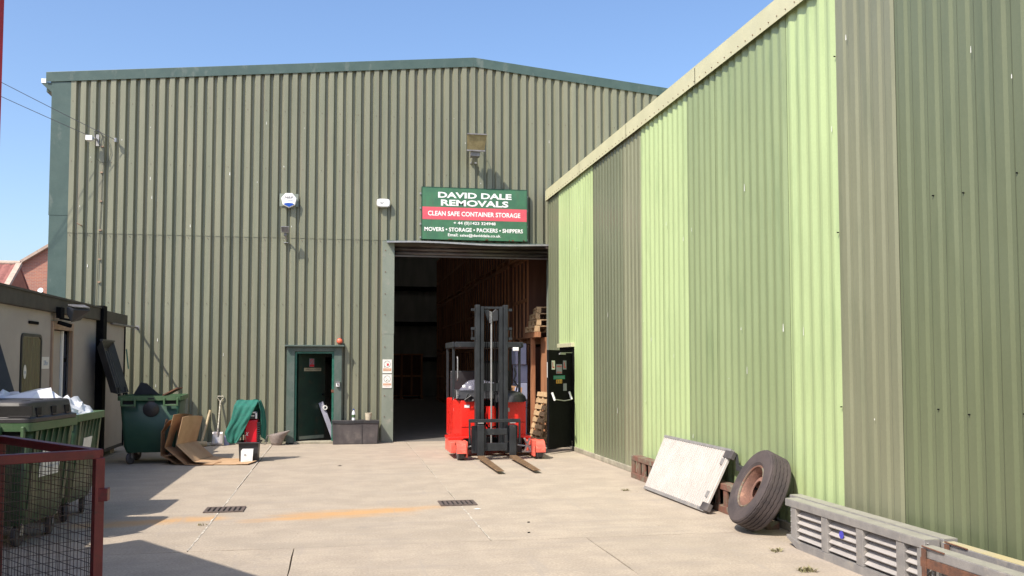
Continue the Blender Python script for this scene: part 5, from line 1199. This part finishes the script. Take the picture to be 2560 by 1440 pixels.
# tyre
t = thing('lorry_tyre', 'worn lorry tyre on a rusty steel rim leaning against the striped shed', 'tyre', (4.12, 8.95, 0))
a_ = R(27); ax = Vector((-math.cos(a_) * .995, math.cos(a_) * .07, math.sin(a_))).normalized(); RT, WT = .40, .25
zc = RT * math.cos(a_) + .0; cc = Vector((4.33, 9.02, 0)); cc.z = RT * math.cos(a_) + WT / 2 * math.sin(a_) + .002
cc = Vector((4.20, 8.77, cc.z))
prof = [(.215, -.085), (.26, -.118), (.33, -.125), (.385, -.118), (.397, -.105)]
nb = 5
for i in range(nb):
    a = -.10 + i * .20 / nb; b2 = a + .20 / nb; prof += [(.405, a + .004), (.405, b2 - .008), (.394, b2 - .005), (.394, b2 - .001)]
prof += [(.397, .105), (.385, .118), (.33, .125), (.26, .118), (.215, .085)]
tc = MB().lathe(cc, ax, prof, 144)
for j in range(5, 5 + nb * 4):
    if j % 4 in (3, 0, 1, 2) and 5 < j < 4 + nb * 4:
        for i in range(144): tc.v[j * 144 + i] = tc.v[j * 144 + i] + ax * (.0035 * (1, .3, -1, -.3)[i % 4])
part('tyre_casing', tc, m_tyre, t, smooth=True, ang=30)
rimm = part('rim', MB().lathe(cc, ax, [(.235, .095), (.222, .10), (.216, .085), (.205, .06), (.205, -.02), (.20, -.045), (.17, -.055), (.165, -.02), (.14, .02), (.09, .03), (.088, .02), (.14, .005), (.155, -.03), (.16, -.07), (.205, -.07), (.216, -.095)], 56), m_rim, t, smooth=True, ang=40)
part('rim_lip', MB().lathe(cc, ax, [(.236, .094), (.226, .106), (.214, .10), (.212, .09)], 56), m_rrust, rimm, smooth=True)
part('wheel_disc', MB().lathe(cc, ax, [(.165, -.07), (.11, -.078), (.05, -.07)], 40), m_rim, rimm, smooth=True, solid=.01)
aa = ax.orthogonal().normalized(); ab = ax.cross(aa)
for i in range(8):
    q = cc + (aa * math.cos(i * math.pi / 4) + ab * math.sin(i * math.pi / 4)) * .128 + ax * -.03
    part('stud_hole', MB().cyl(q - ax * .0, q + ax * .022, .013, n=10), m_dark, rimm)

# aluminium ramps on edge
def ramp(name, label, x0, x1, y0, y1, z1, near=True, top=m_aluy, rusty=False, post0=.2):
    t = thing(name, label, 'ramp', ((x0 + x1) / 2, (y0 + y1) / 2, 0), group='aluminium ramps along the shed')
    prf = [(y1 - .16, 0), (y1 - .02, .09), (y1, .16), (y1, z1 - .06)]
    part('top_rail', MB().box(x0, x1, y0, y1, z1 - .065, z1), m_alu, t, bevel=.004)
    part('top_skin', MB().box(x0 + .004, x1 - .002, y0, y1 - .004, z1 + .0005, z1 + .004), top, t)
    part('bottom_rail', MB().prism([(x0, y0, 0), (x0, y1 - .22, 0), (x0, y1 - .02, .075), (x0, y1 - .02, .10), (x0, y1 - .22, .065), (x0, y0, .065)], (x1 - x0, 0, 0)), m_alu, t)
    part('back_web', MB().box(x1 - .012, x1 - .004, y0 + .01, y1 - .1, .066, z1 - .066), m_alu, t)
    y = y1 - post0; P = []
    while y > y0 + .05:
        part('post', MB().box(x0 + .008, x0 + .07, y - .05, y + .05, .067, z1 - .067), m_alu, t, bevel=.003)
        P.append(y); y -= .55
    P = [y1 + .0] + P + [y0]
    if near:
        for a, b2 in zip(P, P[1:]):
            if a - b2 < .2: continue
            for i in range(4):
                z = .115 + i * .068
                if a == y1: continue
                part('tread_louvre', MB().bar((x0 + .055, b2 + .052, z), (x0 + .055, a - .052, z), .085, .010, (-.75, 0, 1)), m_louv, t)
    part('end_cap', MB().box(x0, x0 + .012, y0 - .002, y0 + .09, 0.0, z1 - .07), m_alu, t)
    part('end_cap', MB().hexa([(x0 + .01, y1 - .12, .066), (x0 + .03, y1 - .12, .066), (x1, y1 - .03, .10), (x1 - .02, y1 - .02, .10), (x0 + .01, y1 - .12, z1 - .066), (x0 + .03, y1 - .12, z1 - .066), (x1, y1 - .03, z1 - .066), (x1 - .02, y1 - .02, z1 - .066)]), m_steel, t)
    for i in range(5): part('rivet', MB().cyl((x0 + .004, y1 - .10, .13 + i * .05), (x0 + .01, y1 - .10, .13 + i * .05), .007, n=8), m_steel, t)
    if rusty:
        part('rust_bracket', MB().box(x0 - .012, x0 - .001, y1 - .85, y1 - .03, z1 - .13, z1 - .066), m_rust, t)
        part('rust_strap', MB().box(x0 - .018, x0 - .0125, y1 - .10, y1 - .05, .0, z1 - .0), m_rust, t); part('rust_strap', MB().box(x0 - .018, x0 - .0125, y1 - .90, y1 - .86, .0, z1 - .03), m_rust, t)
        part('hook', MB().tube([(x0 - .01, y1 - .05, z1 + .012), (x0 - .01, y1 - .2, z1 + .008), (x0 - .005, y1 - .28, z1 + .004)], .006), m_rust, t)
    return t
r1 = ramp('aluminium_ramp', 'nearer front aluminium ramp on edge with louvred treads and a blue sticker', 4.15, 4.275, 6.02, 8.12, .43, post0=.14)
part('diagonal_brace', MB().bar((4.17, 6.01, .41), (4.26, 6.01, .32), .015, .012), m_alu, r1)
m_viol = M('violet_sticker', (.05, .05, .42), rough=.4, fine=0)
st = thing('round_sticker', 'small round blue sticker on the louvres of the front ramp', 'sticker', (4.15, 7.1, .3))
q = [(4.166, 7.16 + .033 * math.cos(2 * math.pi * i / 24), .262 + .033 * math.sin(2 * math.pi * i / 24)) for i in range(24)]
part('disc', MB().prism([Vector(p) for p in q], (-.004, 0, 0)), m_viol, st)
r2 = ramp('aluminium_ramp', 'rear aluminium ramp tight against the shed, behind the louvred one', 4.29, 4.405, 6.0, 8.30, .435, near=False)
part('diagonal_brace', MB().bar((4.31, 5.995, .41), (4.39, 5.995, .32), .015, .012), m_alu, r2)
r3 = ramp('aluminium_ramp', 'closest front ramp with rusty brackets at the bottom right corner', 4.01, 4.12, 2.6, 5.88, .42, rusty=True, post0=.5)
r4 = ramp('aluminium_ramp', 'closest rear ramp with a yellow-stained top against the shed', 4.26, 4.36, 2.8, 5.98, .42, near=False, rusty=True, top=M('yellow_stained_top', (.35, .33, .27), (.42, .36, .19), scale=2.5, rough=.6, stain=(.6, .28, .2), ss=3, smin=.66, smax=.72))

# ------------------------------------------------------------------ houses beyond the wall
t = thing('brick_house', 'low brick house with a red pantile roof behind the cabin', 'house', (-18, 43, 0))
AX, AY, AZ = -13.65, 43.1, 6.0
nn_ = 22; sl_ = 4.2
def tiles(u, v):
    x = AX - 12 * (1 - u) ; s = v * sl_
    return (x, AY - s * .80, AZ - s * .60 + .045 * abs(math.sin(x * math.pi / .34)) + .02 * ((s / .33) % 1))
part('roof', MB().grid(tiles, 210, 39), m_tile, t)
part('rear_roof', MB().add([(AX, AY, AZ), (AX - 12, AY, AZ), (AX - 12, AY + 3.4, AZ - 2.5), (AX, AY + 3.4, AZ - 2.5)], [(0, 1, 2, 3)]), m_tile, t, solid=.08)
part('ridge', MB().cyl((AX - 12, AY, AZ + .04), (AX + .05, AY, AZ + .04), .11, n=10), m_vtile, t)
vg = MB(); vg.bar((AX, AY, AZ + .03), (AX, AY - sl_ * .8, AZ + .03 - sl_ * .6), .22, .14); part('verge', vg, m_vtile, t)
part('gable_wall', MB().prism([(AX - .02, AY, AZ - .06), (AX - .02, AY - 3.3, AZ - 2.55), (AX - .02, AY - 3.3, 0), (AX - .02, AY + 3.3, 0), (AX - .02, AY + 3.3, AZ - 2.55)], (-.3, 0, 0)), m_brick, t)
part('front_wall', MB().box(AX - 12, AX - .32, AY - 3.3, AY - 3.0, 0, AZ - 2.6), m_brick, t)
# second house, taller gable to the right
# brick pattern for its wall
mb_ = bpy.data.materials.new('coursed_house_brick'); mb_.use_nodes = True
nb_ = mb_.node_tree.nodes; lb_ = mb_.node_tree.links.new
ge = nb_.new('ShaderNodeNewGeometry'); sp = nb_.new('ShaderNodeSeparateXYZ'); lb_(ge.outputs['Position'], sp.inputs[0])
cmb = nb_.new('ShaderNodeCombineXYZ'); lb_(sp.outputs[0], cmb.inputs[0]); lb_(sp.outputs[2], cmb.inputs[1])
bt = nb_.new('ShaderNodeTexBrick'); bt.inputs['Color1'].default_value = (.42, .17, .11, 1); bt.inputs['Color2'].default_value = (.33, .14, .105, 1); bt.inputs['Mortar'].default_value = (.36, .27, .22, 1)
bt.inputs['Scale'].default_value = 1; bt.inputs['Brick Width'].default_value = .225; bt.inputs['Row Height'].default_value = .075; bt.inputs['Mortar Size'].default_value = .008
lb_(cmb.outputs[0], bt.inputs['Vector']); lb_(bt.outputs[0], nb_['Principled BSDF'].inputs['Base Color']); nb_['Principled BSDF'].inputs['Roughness'].default_value = .9
t = thing('brick_house', 'taller brick house gable with a white dish, half hidden by the warehouse corner', 'house', (-12, 50, 0))
a1, a2 = onY(50, 662, 50), onY(118, 622, 50); sl2 = (a2.z - a1.z) / (a2.x - a1.x); pk = a2.x + 2.5
pz = lambda x: a1.z + sl2 * (x - a1.x)
part('gable_wall', MB().prism([(a1.x - 1.2, 50, 0), (2 * pk - a1.x, 50, 0), (2 * pk - a1.x, 50, pz(a1.x)), (pk, 50, pz(pk)), (a1.x - 1.2, 50, pz(a1.x - 1.2))], (0, .3, 0)), mb_, t)
part('roof', MB().hexa([(a1.x - 1.5, 49.75, pz(a1.x - 1.5)), (pk, 49.75, pz(pk)), (pk, 60, pz(pk)), (a1.x - 1.5, 60, pz(a1.x - 1.5)), (a1.x - 1.5, 49.75, pz(a1.x - 1.5) + .16), (pk, 49.75, pz(pk) + .16), (pk, 60, pz(pk) + .16), (a1.x - 1.5, 60, pz(a1.x - 1.5) + .16)]), m_vtile, t)
part('roof', MB().add([(pk, 49.75, pz(pk) + .16), (2 * pk - a1.x + 1.5, 49.75, pz(a1.x - 1.5)), (2 * pk - a1.x + 1.5, 60, pz(a1.x - 1.5)), (pk, 60, pz(pk) + .16)], [(0, 1, 2, 3)]), m_vtile, t)
dq = onY(102, 727, 49.7)
td = thing('satellite_dish', 'white satellite dish on the brick gable beside the warehouse corner', 'satellite dish', (dq.x, 49.8, dq.z - .2))
part('dish', MB().lathe(dq, (-.3, -1, .3), [(0, .0), (.1, .02), (.15, .05)], 20), m_white, td, smooth=True)
part('arm', MB().bar(dq, dq + Vector((.35, .2, -.45)), .06, .06), m_black, td)

# ------------------------------------------------------------------ little things on the yard
rnd = random.Random(11)
def weed(x, y, n, lab, sc=1):
    mb = MB()
    for _ in range(n):
        a = rnd.uniform(0, 6.28); l = rnd.uniform(.02, .06) * sc; bx = x + rnd.uniform(-.05, .05) * sc; by = y + rnd.uniform(-.04, .04) * sc; w2 = rnd.uniform(.002, .005) * sc
        tip = Vector((bx + math.cos(a) * l, by + math.sin(a) * l, rnd.uniform(.008, .035) * sc)); s = Vector((-math.sin(a), math.cos(a), 0)) * w2
        b0 = Vector((bx, by, .0)); m_ = b0.lerp(tip, .5) + Vector((0, 0, .008))
        mb.add([b0 - s, b0 + s, m_ + s, m_ - s, tip], [(0, 1, 2, 3), (3, 2, 4)])
    return solo('weed', mb, m_leaf, lab, 'weed', 'small weeds in the concrete')
weed(3.92, 7.84, 50, 'small weed tuft on the concrete just left of the front ramp end')
weed(3.78, 7.05, 90, 'flat straggly weed on the concrete below the front ramp', 1.2)
weed(3.80, 11.9, 40, 'tiny weed by the near bottom corner of the leaning plate')
weed(-1.38, 10.2, 16, 'tiny weed in the left joint below the drain grate')
dbs = MB()
for _ in range(420):
    if rnd.random() < .5: x, y = rnd.uniform(4.25, 4.5) if rnd.random() < .6 else rnd.uniform(3.2, 4.4), rnd.uniform(5, 19)
    else: x, y = rnd.uniform(-3, 4), rnd.choice((rnd.uniform(6, 20), rnd.uniform(19.4, 20)))
    r = rnd.uniform(.003, .010); q = [Vector((x + rnd.uniform(-r, r), y + rnd.uniform(-r, r), z)) for z in (0, .0, r * .7)] + [Vector((x + r, y + r, 0))]
    dbs.add(q, [(0, 1, 2), (0, 2, 3), (1, 3, 2), (0, 3, 1)])
solo('grit', dbs, m_plinth, 'loose grit and crumbs scattered along the wall foot and over the slabs', 'grit', kind='stuff')
for (x, y, l) in ((2.02, 9.74, 'dark fleck on the slab right of the right drain, farther one'), (1.90, 9.15, 'dark fleck on the slab right of the right drain, nearer one')):
    solo('pebble', MB().lathe((x, y, 0), (0, 0, 1), [(0, 0), (.016, 0), (.013, .008), (0, .010)], 7), m_black, l, 'pebble')
solo('dry_leaf', MB().add([(.0, 15.6, .004), (.05, 15.62, .014), (.09, 15.6, .006), (.05, 15.57, .01)], [(0, 1, 2, 3)]), m_black, 'small dark scrap lying on the open yard between crate and forklift', 'scrap')
solo('paper_scrap', MB().add([(1.56, 10.72, .004), (1.62, 10.76, .006), (1.66, 10.72, .004), (1.6, 10.69, .005)], [(0, 1, 2, 3)]), m_print, 'white scrap just below the right drain grate', 'scrap')
